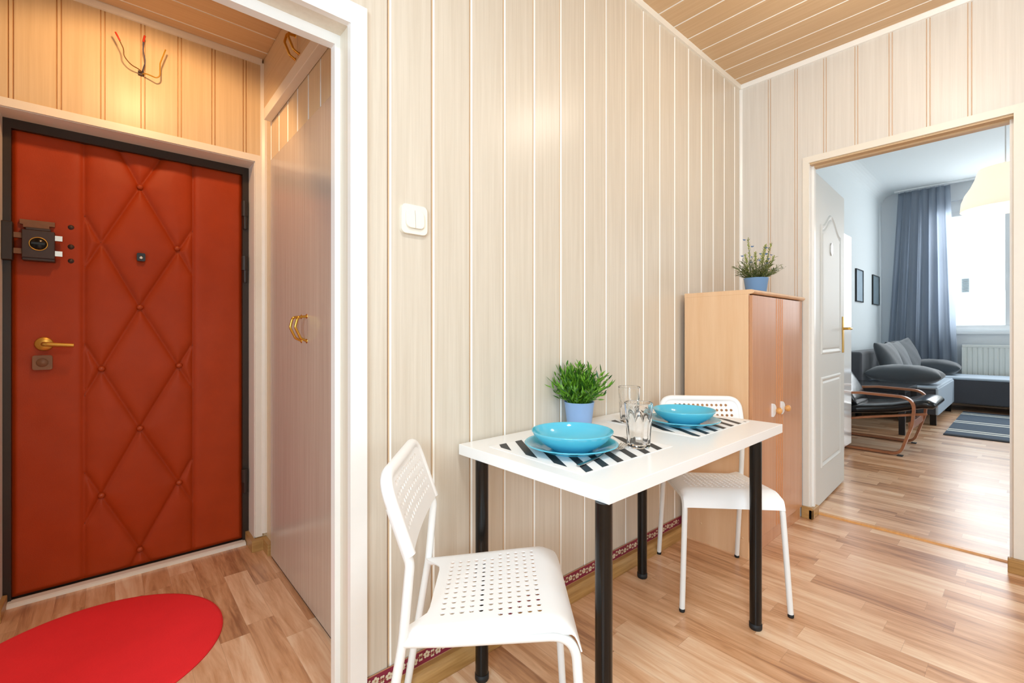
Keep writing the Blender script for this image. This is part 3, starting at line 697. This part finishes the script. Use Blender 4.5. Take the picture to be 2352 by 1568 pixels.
# ---- plates and bowls
def plate(x, y, z, r, label):
    prof = [(0, .003), (.60, .003), (.66, .005), (.82, .013), (.97, .021), (1.0, .0235), (.985, .0255), (.95, .0245), (.80, .0165), (.64, .008), (.56, .0065), (0, .0065)]
    m = MB().lathe([(.55*r, .003), (.54*r, 0), (.60*r, 0)]+[(a*r, b) for a, b in prof[1:]], (0, 0, 0), 72)
    o = m.build('dinner_plate', M_TURQ); o.location = (x, y, z); return tag(o, label, 'plate', 'turquoise dinner plates')
def bowl(x, y, z, r, label):
    prof = [(0, .004), (.44, .004), (.45, 0), (.49, 0), (.52, .004), (.70, .016), (.86, .033), (.95, .048), (.99, .0565), (1.0, .060), (.985, .0612), (.965, .0585), (.93, .050), (.84, .036), (.68, .020), (.48, .010), (.3, .0075), (0, .0075)]
    o = MB().lathe([(a*r, b*r/.131) for a, b in prof], (0, 0, 0), 72).build('soup_bowl', M_TURQ); o.location = (x, y, z); return tag(o, label, 'bowl', 'turquoise soup bowls')
plate(1.122, .986, .7538, .151, 'turquoise dinner plate on the near placemat beside the fork'); bowl(1.112, .972, .7606, .1305, 'turquoise soup bowl on the plate nearest the camera')
plate(1.785, .955, .7538, .1455, 'turquoise dinner plate on the far placemat'); bowl(1.782, .950, .7606, .1235, 'turquoise soup bowl on the far plate before the chair back')
# ---- glasses
def tumbler(x, y, z, H, rt, rb, label):
    m = MB(); n = 60; rings = []
    def ring(r, h, fac): 
        out = []
        for k in range(n):
            t = 2*PI*k/n; f = 1+fac*(abs(math.cos(5*t))-.64); out.append((r*f*math.cos(t), r*f*math.sin(t), h))
        return out
    L_ = [(rb*.88, 0, 0), (rb*.98, .004, .06), (rb, .015, .07), (rb+(rt-rb)*.45, H*.56, .07), (rb+(rt-rb)*.52, H*.61, .05), (rb+(rt-rb)*.60, H*.66, 0), (rt, H-.002, 0), (rt-.001, H, 0), (rt-.0028, H-.001, 0),
          (rb+(rt-rb)*.60-.003, H*.66, 0), (rb+(rt-rb)*.45-.006, H*.55, 0), (rb-.006, .022, 0), (rb*.75, .013, 0)]
    vs = []; fs = []
    for r, h, f in L_: vs += ring(r, h, f)
    for i in range(len(L_)-1):
        for k in range(n): q = (k+1) % n; fs.append((i*n+k, i*n+q, (i+1)*n+q, (i+1)*n+k))
    m.add(vs, fs, 0, True); m.add(vs, [tuple(range(n))[::-1], tuple(range((len(L_)-1)*n, len(L_)*n))], 0)
    o = m.build('glass_tumbler', M_GLASS, sharp=28); o.location = (x, y, z); return tag(o, label, 'glass', 'faceted glass tumblers')
tumbler(1.318, .862, .7538, .147, .0462, .0375, 'faceted clear glass tumbler beside the fork at the near plate')
tumbler(1.655, 1.128, .7538, .150, .0462, .0375, 'faceted clear glass tumbler behind the other one nearer the wall')
# ---- fork
fk = MB(); L_ = []
N_ = 14
for i in range(N_+1):                 # handle and neck to head root: (along, half width, height)
    t = i/N_; s_ = t*.205; hw = .0062-.0036*max(0, min(1, (t-.1)/.75)); z = .0025+.010*math.exp(-((t-.85)/.16)**2); L_.append((s_, hw, z))
L_ += [(.212, .006, .010), (.220, .0115, .007), (.232, .0135, .004), (.242, .0138, .0035)]
vs = []
for s_, hw, z in L_: vs += [(s_, -hw, z), (s_, hw, z), (s_, hw, z+.0022), (s_, -hw, z+.0022)]
n = len(L_); fs = []
for i in range(n-1):
    for k in range(4): q = (k+1) % 4; fs.append((i*4+k, i*4+q, (i+1)*4+q, (i+1)*4+k))
fs += [(3, 2, 1, 0), tuple(range((n-1)*4, n*4))]; fk.add(vs, fs)
for k in range(4):
    y = -.0117+.0078*k; fk.band([(.241, y, .0046), (.256, y, .005), (.272, y, .0075), (.290, y, .0125)], (0, 1, 0), .0021, .002)
fk = fk.build('fork', M_STEEL, bevel=.0006); fk.location = (.990, .844, .7540); fk.rotation_euler = (0, 0, math.atan2(.047, .306)); tag(fk, 'steel fork lying on the near striped placemat', 'fork')
# ---- plants
def leaf(m, base, d, ln, wd, droop, mi=0):
    d = Vector(d).normalized(); up = Vector((0, 0, 1)); sd_ = d.cross(up); sd_ = sd_.normalized() if sd_.length > 1e-3 else Vector((1, 0, 0))
    tw = random.uniform(-1.2, 1.2); nn = sd_.cross(d); sd_ = (sd_*math.cos(tw)+nn*math.sin(tw)).normalized()
    P = []; b = Vector(base)
    for t, ww in ((0, .25), (.3, 1), (.65, .8), (1, .03)):
        c = b+d*ln*t+Vector((0, 0, -droop*ln*t*t)); P += [c-sd_*wd*ww/2, c+sd_*wd*ww/2]
    m.add(P, [(0, 1, 3, 2), (2, 3, 5, 4), (4, 5, 7, 6)], mi, True)
def pot(root, rt, rb, h, mt):
    MB().lathe([(0, 0), (rb-.002, 0), (rb, .003), (rt-.002, h-.004), (rt, h), (rt-.004, h), (rt-.006, h-.012), (0, h-.012)], (0, 0, 0), 40).build('pot', mt, root)
    MB().lathe([(0, h-.008), (rt-.008, h-.011)], (0, 0, 0), 24).build('soil', M_SOIL, root)
p1 = tag(empty('potted_grass', (1.458, 1.236, .752)), 'bushy green grass plant in a pale blue pot on the table', 'plant'); pot(p1, .063, .050, .096, M_POT)
g = MB(); st_ = MB(); random.seed(3)
for i in range(215):
    a = random.uniform(0, 2*PI); el = math.radians(90-abs(random.gauss(0, 36))); el = max(el, math.radians(12))
    d = Vector((math.cos(a)*math.cos(el), math.sin(a)*math.cos(el), math.sin(el)))
    ln = random.uniform(.075, .160)*(.72+.28*math.sin(el)); r0 = random.uniform(0, .045)
    b = Vector((math.cos(a)*r0, math.sin(a)*r0, .086)); tip = b+d*ln
    if tip.y > .066: tip.y = .066-(tip.y-.066)*.3
    mid = (b+tip)/2+Vector((0, 0, .012)); st_.tube([b, mid, tip], [.0011, .0009, .0006], 5)
    for k in range(8):
        t = .25+.75*k/7; p = b.lerp(mid, t*2) if t < .5 else mid.lerp(tip, t*2-1)
        dd = (tip-b).normalized()+Vector((random.uniform(-.9, .9), random.uniform(-.9, .9), random.uniform(-.2, .8)))
        q_ = p+dd.normalized()*.03
        if q_.y > .068: dd.y = -abs(dd.y)
        leaf(g, p, dd, random.uniform(.026, .042), random.uniform(.0055, .0085), random.uniform(-.1, .25))
tag(g.build('foliage', M_LEAF, p1, recalc=False), kind='stuff'); st_.build('stems', M_LEAF, p1)
p2 = tag(empty('potted_lavender', (2.665, 1.0, 1.350)), 'lavender plant in a dusty blue pot on top of the beech cabinet', 'plant'); pot(p2, .0625, .050, .082, M_POTD)
g = MB(); sp = MB(); random.seed(11)
CR = Vector((math.sin(YAW), -math.cos(YAW), 0))    # direction along which the stems fan out
for i in range(84):
    a = random.uniform(0, 2*PI); el = math.radians(random.uniform(22, 80)); d = Vector((math.cos(a)*math.cos(el), math.sin(a)*math.cos(el), math.sin(el)))
    ln = random.uniform(.07, .13); b = Vector((math.cos(a)*.03, math.sin(a)*.03, .075)); tip = b+d*ln; sp.tube([b, tip], [.0012, .0006], 5, mi=1)
    for k in range(11):
        t = .15+.85*k/10; p = b.lerp(tip, t); aa = random.uniform(0, 2*PI)
        leaf(g, p, d+Vector((math.cos(aa), math.sin(aa), .2))*.9, random.uniform(.018, .034), .0036, .3)
for off_, h_, tilt in ((-.025, .275, -.035), (-.005, .20, .0), (.022, .245, .03), (.035, .255, .06), (.045, .18, .055), (-.035, .19, -.02), (.005, .235, .025)):
    b = CR*off_+Vector((0, 0, .08)); tip = CR*(off_+tilt)+Vector((random.uniform(-.02, .02), random.uniform(-.02, .02), h_+.02)); sp.tube([b, tip], .0013, 5, mi=1)
    for k in range(34):
        t = .45+.55*k/33; p = b.lerp(tip, t); aa = k*2.4; dd = Vector((math.cos(aa), math.sin(aa), .9)); leaf(sp, p, dd, .013, .006, 0, 0)
    for k in range(2):
        fl = MB(); p = b.lerp(tip, random.uniform(.6, .95)); s_ = random.choice((-1, 1)); c = p+CR*s_*.02+Vector((0, 0, .006))
        for j in range(6): aa = j*PI/3; leaf(fl, c, Vector((math.cos(aa), math.sin(aa), .7)), .012, .006, 0)
        fl.build('floret', M_FLOWER, p2, recalc=False)
tag(g.build('foliage', M_LEAF2, p2, recalc=False), kind='stuff'); sp.build('flower_spikes', [M_BUD, M_LEAF2], p2, recalc=False)
# ---- beech cabinet
cb = tag(empty('beech_cabinet', (2.79, .92, 0)), 'tall beech cabinet with two doors and half moon knobs', 'cabinet')
ofs = Matrix.Translation((-2.79, -.92, 0))
def cbp(mb, name, mt, par=cb, **k): return mb.xf(ofs).build(name, mt, par, **k)
cbp(MB().box(2.404, 2.424, .938, 1.266, 0, 1.328).box(2.404, 2.424, 1.266, 1.277, .06, 1.328).box(3.155, 3.177, .938, 1.266, 0, 1.328).box(2.424, 3.155, 1.258, 1.266, .0, 1.328).box(2.424, 3.155, .945, 1.258, .06, .078), 'carcass', M_BEECH, bevel=.001)
cbp(MB().prism([(.924, 1.328), (.914, 1.333), (.910, 1.339), (.914, 1.346), (.924, 1.350), (1.277, 1.350), (1.277, 1.328)], 'x', 2.404, 3.179), 'top_board', M_BEECH)
cbp(MB().box(2.424, 3.155, .934, .95, .0, .074), 'plinth', M_BEECHD, bevel=.001)
for x0, x1, xs, kx in ((2.408, 2.7765, (2.735, 2.765), 2.724), (2.7795, 3.152, (2.795, 2.822), 2.856)):
    d = cbp(MB().box(x0, x1, .920, .937, .080, 1.322), 'door', M_BEECHD, bevel=.002)
    m = MB()
    for x in xs: m.box(x-.003, x+.003, .9185, .9205, .082, 1.320)
    cbp(m, 'edge_moulding', M_BEECHLINE, d)
    hm = [(kx-.066+.052*math.cos(t), .718+.036*math.sin(t)) for t in [math.radians(-90+15*k) for k in range(13)]]
    kp = cbp(MB().prism(hm, 'y', .912, .9205), 'half_moon_plate', M_WHITE, d, bevel=.003)
    cbp(MB().lathe([(0, -.032), (.010, -.031), (.0165, -.026), (.0185, -.019), (.0165, -.011), (.009, -.005), (.008, .002)], (kx-.014, .916, .712), 20, axis='y'), 'knob', M_ORANGEW, kp)
for y, z in ((1.183, .102), (.967, .094)): cbp(MB().lathe([(0, -.003), (.004, -.003), (.0055, 0)], (2.4035, y, z), 12, axis='x'), 'screw_cap', M_BEECH)
# ---- kitchen ceiling lamp, just above the frame, the added fill plafond and the hall lamp
kl = tag(empty('ceiling_lamp', (2.25, .30, ZC)), 'multi bulb spot lamp on the kitchen ceiling', 'lamp')
MB().lathe([(0, 0), (.09, 0), (.085, -.02), (.02, -.03), (.012, -.16), (0, -.16)], (0, 0, 0), 24).build('ceiling_rose', M_STEEL, kl)
for k in range(6):
    a = k*PI/3; e = (.13*math.cos(a), .13*math.sin(a), -.17)
    ar = MB().tube([(0, 0, -.12), (e[0]*.5, e[1]*.5, -.12), (e[0], e[1], -.15)], .005, 8).build('arm', M_STEEL, kl)
    MB().lathe([(0, -.035), (.012, -.032), (.017, -.02), (.012, -.005), (.008, .005)], e, 12).build('bulb', M_BULB, ar)
pf = tag(empty('fill_plafond', (.40, -.05, ZC)), 'added unseen round fill lamp on the kitchen ceiling above the camera', 'lamp')
MB().lathe([(0, 0), (.25, 0), (.255, -.03), (.25, -.095), (.24, -.095), (.24, -.02), (0, -.02)], (0, 0, 0), 40).build('fill_rim', M_STEEL, pf)
hl = tag(empty('hall_ceiling_lamp', (.13, 2.05, ZH)), 'small spot lamp on the hall ceiling', 'lamp')
MB().lathe([(0, 0), (.04, 0), (.04, -.02), (.01, -.025), (.01, -.12), (0, -.12)], (0, 0, 0), 20).build('lamp_body', M_STEEL, hl)

# ================================================================== LIVING ROOM
YL, XL = 1.76, 10.30
m = MB(); m.box(XF+.12, XL+.2, YL, YL+.12, 0, ZL+.1)
cove = [(YL+.001, ZL-.18)]+[(YL-.18+.18*math.cos(t*PI/16), ZL-.18+.18*math.sin(t*PI/16)) for t in range(9)]+[(YL+.001, ZL+.001)]
m.prism(cove, 'x', XF+.12, XL, smooth=False)
struct(m.build('wall_living_left', M_PLASTER), 'white plastered living room wall with two pictures', 'wall')
m = MB()
for y0, y1, z0, z1 in ((.98, YL, 0, ZL), (-1.05, .98, 0, 1.12), (-1.05, .98, 3.29, ZL), (-2.6, -1.05, 0, ZL)): m.box(XL, XL+.22, y0, y1, z0, z1)
struct(m.build('wall_living_window', mat('grey_paint', srgb(226, 231, 235), .8)), 'pale grey wall round the living room window', 'wall')
m = MB()
for x0, x1, z0, z1 in ((XF+.12, 5.4, 0, ZL), (7.8, XL+.2, 0, ZL), (5.4, 7.8, 0, .95), (5.4, 7.8, 2.9, ZL)): m.box(x0, x1, -2.7, -2.58, z0, z1)
struct(m.build('wall_living_right', M_PLASTER), 'white living room wall with an unseen side opening for fill light', 'wall')
m = MB(); m.box(XF+.1195, XF+.135, .94, YL, 0, ZL); m.box(XF+.1195, XF+.135, -2.6, .01, 0, ZL); m.box(XF+.1195, XF+.135, .01, .94, 2.2, ZL)
struct(m.build('wall_living_door', M_PLASTER), 'white living room side of the doorway wall', 'wall')
struct(MB().box(XF+.12, XL+.2, -2.7, YL+.1, ZL, ZL+.1).build('ceiling_living', M_PLASTER), 'white living room ceiling', 'ceiling')
# window
wn = struct(empty('window_1', (XL+.12, 0, 1.12)), 'bright white double casement window of the living room', 'window')
def wp(mb, name, mt, par=wn, **k): return mb.xf(Matrix.Translation((-(XL+.12), 0, -1.12))).build(name, mt, par, **k)
def frame(y0, y1, z0, z1, t, xa, xb):
    m = MB(); m.box(xa, xb, y0, y1, z0, z0+t); m.box(xa, xb, y0, y1, z1-t, z1); m.box(xa, xb, y0, y0+t, z0+t, z1-t); m.box(xa, xb, y1-t, y1, z0+t, z1-t); return m
wp(frame(-1.05, .98, 1.15, 3.29, .06, XL+.10, XL+.17).box(XL+.10, XL+.17, .175, .225, 1.21, 3.23).box(XL+.09, XL+.18, -.99, .92, 3.09, 3.23), 'window_frame', M_PVC)
for y0, y1 in ((.20, .945), (-1.02, .20)):
    sash = wp(frame(y0, y1, 1.19, 3.11, .07, XL+.08, XL+.14), 'sash', M_PVC, bevel=.006)
    wp(MB().box(XL+.108, XL+.114, y0+.065, y1-.065, 1.255, 3.045), 'pane', M_PANE, sash)
wp(MB().box(XL+.04, XL+.075, .192, .212, 1.98, 2.16), 'handle', M_WHITE, bevel=.004)
struct(MB().prism([(XL-.05, 1.115), (XL-.055, 1.13), (XL-.05, 1.15), (XL+.12, 1.15), (XL+.12, 1.115)], 'y', -1.15, 1.06).build('trim_17', M_PVC), 'white sill under the living room window', 'sill')
m = MB(); m.box(13.3, 13.5, -9, 8, -4, 9)
fc = tag(m.build('neighbour_facade', M_FACADE), 'sunlit white house facade outside the window', 'building')
vt = MB(); 
for k in range(9): vt.box(13.27, 13.3, .853, .958, 1.985+.032*k, 1.999+.032*k)
vt = vt.build('facade_vent', M_LOUVER); tag(vt, 'small grey louvred vent on the facade outside the window', 'vent')
# curtain and rail
cr_ = MB(); ny, nz = 120, 30; vs = []; fs = []
random.seed(5)
for j in range(nz+1):
    t = j/nz; z = 3.518-(3.518-.50)*t
    ya, yb = .872-.085*min(1, t*1.1), 1.50+.135*min(1, t*1.2)
    for i in range(ny+1):
        s_ = i/ny; fold = math.sin(s_*2*PI*5.5+.9*math.sin(s_*9)+.35*t)*.042+.012*math.sin(s_*2*PI*13+1)
        y = yb+(ya-yb)*s_+.010*math.sin(s_*2*PI*6.5+1.4)*(1-.3*t)
        vs.append((10.13+fold*(.6+.5*t), y, z))
for j in range(nz):
    for i in range(ny): a = j*(ny+1)+i; fs.append((a, a+1, a+ny+2, a+ny+1))
cu = MB().add(vs, fs, 0, True).build('curtain', M_CURTAIN, recalc=False); tag(cu, 'long grey curtain drawn to the left of the bright window', 'curtain')
md = cu.modifiers.new('cloth', 'SOLIDIFY'); md.thickness = .002
rl = MB().box(10.10, 10.18, -1.3, 1.56, ZL-.022, ZL).build('curtain_rail', M_PVC, bevel=.003); tag(rl, 'white curtain rail fixed along the ceiling above the window', 'rail')
for k in range(13): y = .89+.05*k; MB().tube([(10.13, y, 3.519), (10.14, y, 3.541)], .004, 6).build('hook', M_PVC, rl)
# radiator
ra = tag(empty('radiator', (10.18, 0, .35)), 'white ribbed panel radiator below the window', 'radiator')
m = MB(); pr_ = []; y = .725
while y > -.7: pr_ += [(10.165, y), (10.165, y-.028), (10.175, y-.036), (10.175, y-.050), (10.165, y-.058)]; y -= .058
poly = [(10.25, .725)]+pr_+[(10.25, -.7)]
MB().prism([(a-10.18, b) for a, b in poly], 'z', -.15, .56).build('panel', M_RAD, ra)
MB().box(-.02, .075, -.71, .732, .56, .598).build('top_grille', M_RAD, ra, bevel=.004)
m = MB(); m.box(-.03, .0, .705, .732, -.15, .56); m.build('side_cover', M_RAD, ra)
# sofa
sf = tag(empty('corner_sofa', (8.6, 1.1, 0)), 'charcoal corner sofa under the living room window', 'sofa')
def sp_(mb, name, mt, par=sf, **k): return mb.xf(Matrix.Translation((-8.6, -1.1, 0))).build(name, mt, par, **k)
sp_(MB().box(7.58, 9.22, .765, 1.60, .125, .44), 'base', M_SOFA, bevel=.02, seg=3)
sp_(MB().box(7.56, 9.23, .745, .775, .13, .455), 'front_panel', M_SOFALIT, bevel=.012)['label'] = 'front panel with daylight put into its grey'
sp_(MB().box(7.57, 9.24, .755, 1.52, .44, .478), 'seat_cushion', M_SOFALIT, bevel=.022, seg=3)
sp_(MB().box(9.24, 10.06, -1.0, 1.60, .115, .455), 'chaise_base', M_SOFA, bevel=.02, seg=3)
sp_(MB().box(9.235, 10.07, -1.0, 1.60, .455, .492), 'chaise_cushion', M_SOFALIT, bevel=.018, seg=3)
sp_(MB().box(7.55, 9.9, 1.50, 1.73, .10, .88), 'backrest', M_SOFA, bevel=.035, seg=4)
for x, y in ((7.62, .80), (7.62, 1.55), (9.15, .80), (9.32, -.90), (9.98, -.9), (9.32, .1), (9.98, 1.5)): sp_(MB().box(x-.03, x+.03, y-.03, y+.03, 0, .13), 'leg', M_BLACK)
def pillow(c, sx, sy, sz, rot, label, name='cushion', grp='dark velvet sofa cushions'):
    n = 18; V = []; F = []
    for sg in (1, -1):
        for i in range(n+1):
            for j in range(n+1):
                u = math.sin((i/n*2-1)*PI/2); v = math.sin((j/n*2-1)*PI/2)
                h = (max(0, 1-u*u)*max(0, 1-v*v))**.36
                x = u*(1-.13*(1-v*v)*0-.10*(1-abs(v))**1.2*abs(u)**3); y = v*(1-.10*(1-abs(u))**1.2*abs(v)**3)
                V.append((x*sx/2, y*sy/2, sg*h*sz/2+.004*math.sin(9*u+5*v)*h))
        o_ = 0 if sg > 0 else (n+1)**2
        for i in range(n):
            for j in range(n): q = o_+i*(n+1)+j; F.append((q, q+1, q+n+2, q+n+1))
    o = MB().add(V, F, 0, True); o = o.build(name, M_CUSH)
    b_ = bmesh.new(); b_.from_mesh(o.data); bmesh.ops.remove_doubles(b_, verts=b_.verts, dist=.0012); bmesh.ops.recalc_face_normals(b_, faces=b_.faces); b_.to_mesh(o.data); b_.free()
    o.location = c; o.rotation_euler = rot; return tag(o, label, 'cushion', grp)
pillow((8.16, 1.305, .745), .54, .54, .20, (math.radians(70), 0, math.radians(-8)), 'dark velvet back cushion leaning on the sofa nearest the armchair')
pillow((8.86, 1.305, .745), .56, .55, .19, (math.radians(70), 0, math.radians(-6)), 'dark velvet back cushion in the middle of three on the sofa')
pillow((9.46, 1.300, .765), .58, .57, .19, (math.radians(70), math.radians(-6), math.radians(-14)), 'dark velvet back cushion by the curtain with a peaked corner')
pillow((7.82, 1.105, .590), .76, .46, .26, (0, 0, math.radians(90)), 'long dark cushion lying on the near end of the sofa', 'long_cushion', 'long dark cushions')
pillow((9.74, 1.02, .600), .62, .44, .25, (0, 0, math.radians(92)), 'long dark cushion lying at the window end of the sofa', 'long_cushion', 'long dark cushions')
# side table
stb = tag(empty('side_table', (7.02, 1.28, 0)), 'low black side table between armchair and sofa', 'table')
MB().box(-.42, .40, -.355, .36, .462, .514).build('table_top', M_BLACKTABLE, stb, bevel=.002)
for x in (-.42, .345):
    for y in (-.355, .305): MB().box(x, x+.055, y, y+.055, 0, .462).build('leg', M_BLACKTABLE, stb)
# armchair
ac = tag(empty('armchair', (5.85, 1.15, 0)), 'bentwood armchair with black leather cushion', 'armchair')
A0 = Vector((5.85, 1.15, 0))
for x in (5.47, 6.21):
    pth = rounded([(x, 1.62, .018), (x, .80, .018), (x, .715, .30), (x, .695, .545), (x, 1.10, .556), (x, 1.62, .50)], [.09, .30, .115, .4], 9)
    MB().band([p-A0 for p in pth], (1, 0, 0), .029, .022).build('side_frame', M_BENT, ac, bevel=.003)
    MB().band([Vector(p)-A0 for p in ((x+(.04 if x < 5.8 else -.04), 1.55, .20), (x+(.04 if x < 5.8 else -.04), 1.1, .312), (x+(.04 if x < 5.8 else -.04), .62, .405))], (1, 0, 0), .022, .020).build('seat_rail', M_BENT, ac, bevel=.003)
for y, z in ((.80, .018), (1.55, .018)):
    for x in (5.47, 6.21): MB().box(x-5.85-.026, x-5.85+.026, y-1.15-.02, y-1.15+.02, 0, .008).build('foot_pad', M_RUBBER, ac)
MB().box(-.36, .34, .735-1.15-.012, .735-1.15+.012, .245, .315).build('crossbar', M_BENT, ac, bevel=.003)
MB().box(-.36, .34, 1.50-1.15-.012, 1.50-1.15+.012, .30, .36).build('crossbar', M_BENT, ac, bevel=.003)
# leather cushions
def pad_(path, hw, th, name, label=None):
    vs = []; fs = []; P = [Vector(p) for p in path]; n = 20
    for i, p in enumerate(P):
        t = (P[min(i+1, len(P)-1)]-P[max(i-1, 0)]).normalized(); nn = Vector((1, 0, 0)).cross(t).normalized()
        e = [.3, .62, .86, 1][i] if i < 4 else (1.0 if i < len(P)-1 else .4)
        for k in range(n):
            a = 2*PI*k/n; f = lambda q: math.copysign(abs(q)**.45, q)
            wob = 1+.05*math.sin(i*2.3+k)
            vs.append(p+Vector((1, 0, 0))*hw*f(math.cos(a))*(.9+.1*e)+nn*th/2*f(math.sin(a))*e*wob)
    m_ = len(P)
    for i in range(m_-1):
        for k in range(n): q = (k+1) % n; fs.append((i*n+k, i*n+q, (i+1)*n+q, (i+1)*n+k))
    fs += [tuple(range(n))[::-1], tuple(range((m_-1)*n, m_*n))]
    o = MB().add([v-A0 for v in vs], fs, 0, True).build(name, M_BLKLEATHER, ac)
    if label: o['label'] = label
    return o
pad_([(5.84, .568, .466), (5.84, .574, .470), (5.84, .590, .478), (5.84, .62, .486), (5.84, .66, .485), (5.84, .74, .46), (5.84, .86, .425), (5.84, .98, .405), (5.84, 1.12, .385), (5.84, 1.24, .37), (5.84, 1.30, .38)], .325, .095, 'seat_cushion')
pad_([(5.84, 1.16, .42), (5.84, 1.20, .47), (5.84, 1.26, .56), (5.84, 1.34, .68), (5.84, 1.43, .82), (5.84, 1.52, .95), (5.84, 1.55, 1.0)], .30, .12, 'back_cushion')
# rug
rg2 = tag(empty('striped_rug', (8.1, -.2, 0)), 'slate blue rug with white double stripes by the sofa', 'rug')
MB().box(6.96-8.1, 9.22-8.1, -.8, .85, 0, .010).build('pile', M_RUGB, rg2)
m = MB()
for x, wd_ in ((7.29, .03), (7.41, .03), (8.03, .03), (8.17, .03), (8.90, .03), (9.03, .03)): m.box(x-wd_-8.1, x+wd_-8.1, -.8, .851, .010, .0112)
m.build('white_stripe', M_RUGW, rg2)
m = MB(); m.box(6.955-8.1, 7.03-8.1, -.8, .851, .010, .0112)
for k in range(14):
    x = 7.55+.115*k
    if all(abs(x-q) > .09 for q in (8.03, 8.17, 8.90, 9.03)): m.box(x-.015-8.1, x+.015-8.1, -.8, .851, .010, .0112, 1)
m.build('dark_stripe', [M_RUGK, M_RUGM], rg2)
# white cabinet behind the door leaf
wc = tag(empty('white_cabinet', (5.0, 1.45, 0)), 'tall glossy white cabinet behind the living room door', 'cabinet')
M_GLOSSW = mat('gloss_white', srgb(246, 247, 248), .12, coat=.5)
MB().box(-.55, .435, -.27, .29, .06, 2.07).build('carcass', M_GLOSSW, wc, bevel=.003)
MB().box(-.53, .40, -.24, .27, 0, .06).build('plinth', M_WHITE, wc)
MB().box(-.548, -.06, -.288, -.27, .062, 2.068).build('door', M_GLOSSW, wc, bevel=.002); MB().box(-.055, .433, -.288, -.27, .062, 2.068).build('door', M_GLOSSW, wc, bevel=.002)
# pictures
for y0, y1, nm, mt, lb in ((8.44, 8.88, 'framed_picture', M_PIC, 'narrow black framed pale blue picture nearest the doorway'), (9.53, 10.03, 'framed_picture', M_PIC2, 'narrow black framed grey picture near the wall corner')):
    xm = (y0+y1)/2; p = tag(empty(nm, (xm, YL, 1.86)), lb, 'picture', 'black framed wall pictures'); h_ = (y1-y0)/2
    m = MB(); 
    for a in ((-h_, h_, -.25, -.235), (-h_, h_, .235, .25), (-h_, -h_+.022, -.235, .235), (h_-.022, h_, -.235, .235)): m.box(a[0], a[1], -.02, 0, a[2], a[3])
    m.build('picture_frame', M_BLACK, p); MB().box(-h_+.022, h_-.022, -.012, -.004, -.235, .235).build('print', mt, p)
# pendant
pl = tag(empty('pendant_lamp', (5.36, .137, ZL)), 'lit white bell pendant lamp in the living room', 'lamp')
zt = 2.475-ZL
MB().tube([(0, 0, 0), (0, 0, zt)], .004, 8).build('cord', M_WHITE, pl)
MB().lathe([(.02, zt+.005), (.10, zt-.004), (.155, zt-.02), (.165, zt-.05), (.175, zt-.09), (.20, zt-.15), (.235, zt-.21), (.255, zt-.27), (.262, zt-.345), (.258, zt-.345), (.250, zt-.27), (.23, zt-.21), (.195, zt-.15), (.165, zt-.06), (.15, zt-.025), (.02, zt)], (0, 0, 0), 48).build('lamp_shade', M_SHADE, pl)
MB().lathe([(0, zt-.22), (.03, zt-.19), (.03, zt-.14), (.014, zt-.06), (.014, zt-.01)], (0, 0, 0), 16).build('bulb', M_BULB, pl)
# ---- living room door leaf
ld = struct(empty('door_2', (3.338, .905, 0), math.atan2(.038, .862)), 'white panelled living room door standing open', 'door')
M_DOORW = mat('door_paint', srgb(222, 222, 218), 0.5)
lf = MB().box(0, .862, 0, .04, .012, 2.155).build('door_leaf', M_DOORW, ld, bevel=.003)
def moulding(outer, name):
    cxm = sum(p[0] for p in outer)/len(outer); czm = sum(p[1] for p in outer)/len(outer); n = len(outer); V = []; F = []
    def inset(d):
        out = []
        for i in range(n):
            a, b, c = Vector(outer[i-1]), Vector(outer[i]), Vector(outer[(i+1) % n]); e1 = (b-a).normalized(); e2 = (c-b).normalized()
            n1 = Vector((-e1.y, e1.x)); n2 = Vector((-e2.y, e2.x)); nn = (n1+n2)
            nn = nn/max(.3, nn.length**2/2) if nn.length > 1e-4 else n1
            out.append(b+nn*d)
        return out
    for d, h in ((0, .0005), (.006, -.007), (.014, -.008), (.022, -.003), (.030, .0), (.042, -.005), (.06, -.006)):
        for q in inset(d): V.append((q.x, h, q.y))
    for i in range(6):
        for k in range(n): q = (k+1) % n; F.append((i*n+k, i*n+q, (i+1)*n+q, (i+1)*n+k))
    F.append(tuple(range(6*n, 7*n)))
    MB().add(V, F, 0, False).build(name, M_DOORW, lf)
x0, x1 = .155, .715
top = []
for k in range(25):
    t = k/24; s_ = t*2-1; top.append((x1+(x0-x1)*t, 1.845+.105*(0.5+0.5*math.cos(PI*max(-1, min(1, s_*1.12))))))
moulding([(x0, .99), (x1, .99)]+top, 'arched_panel')
moulding([(x0, .245), (x1, .245), (x1, .84), (x0, .84)], 'lower_panel')
hn = MB().box(.79, .83, -.007, 0, .985, 1.255).build('handle', M_BRASSMATT, ld, bevel=.003)
MB().tube(rounded([(.81, -.005, 1.165), (.81, -.055, 1.165), (.715, -.058, 1.165)], .015), .009, 10).build('lever', M_BRASSMATT, hn)
MB().prism([(.385, 1.685), (.41, 1.665), (.435, 1.685), (.435, 1.735), (.41, 1.755), (.385, 1.735)], 'y', -.012, -.002).build('door_plaque', M_STEEL, ld, bevel=.003)
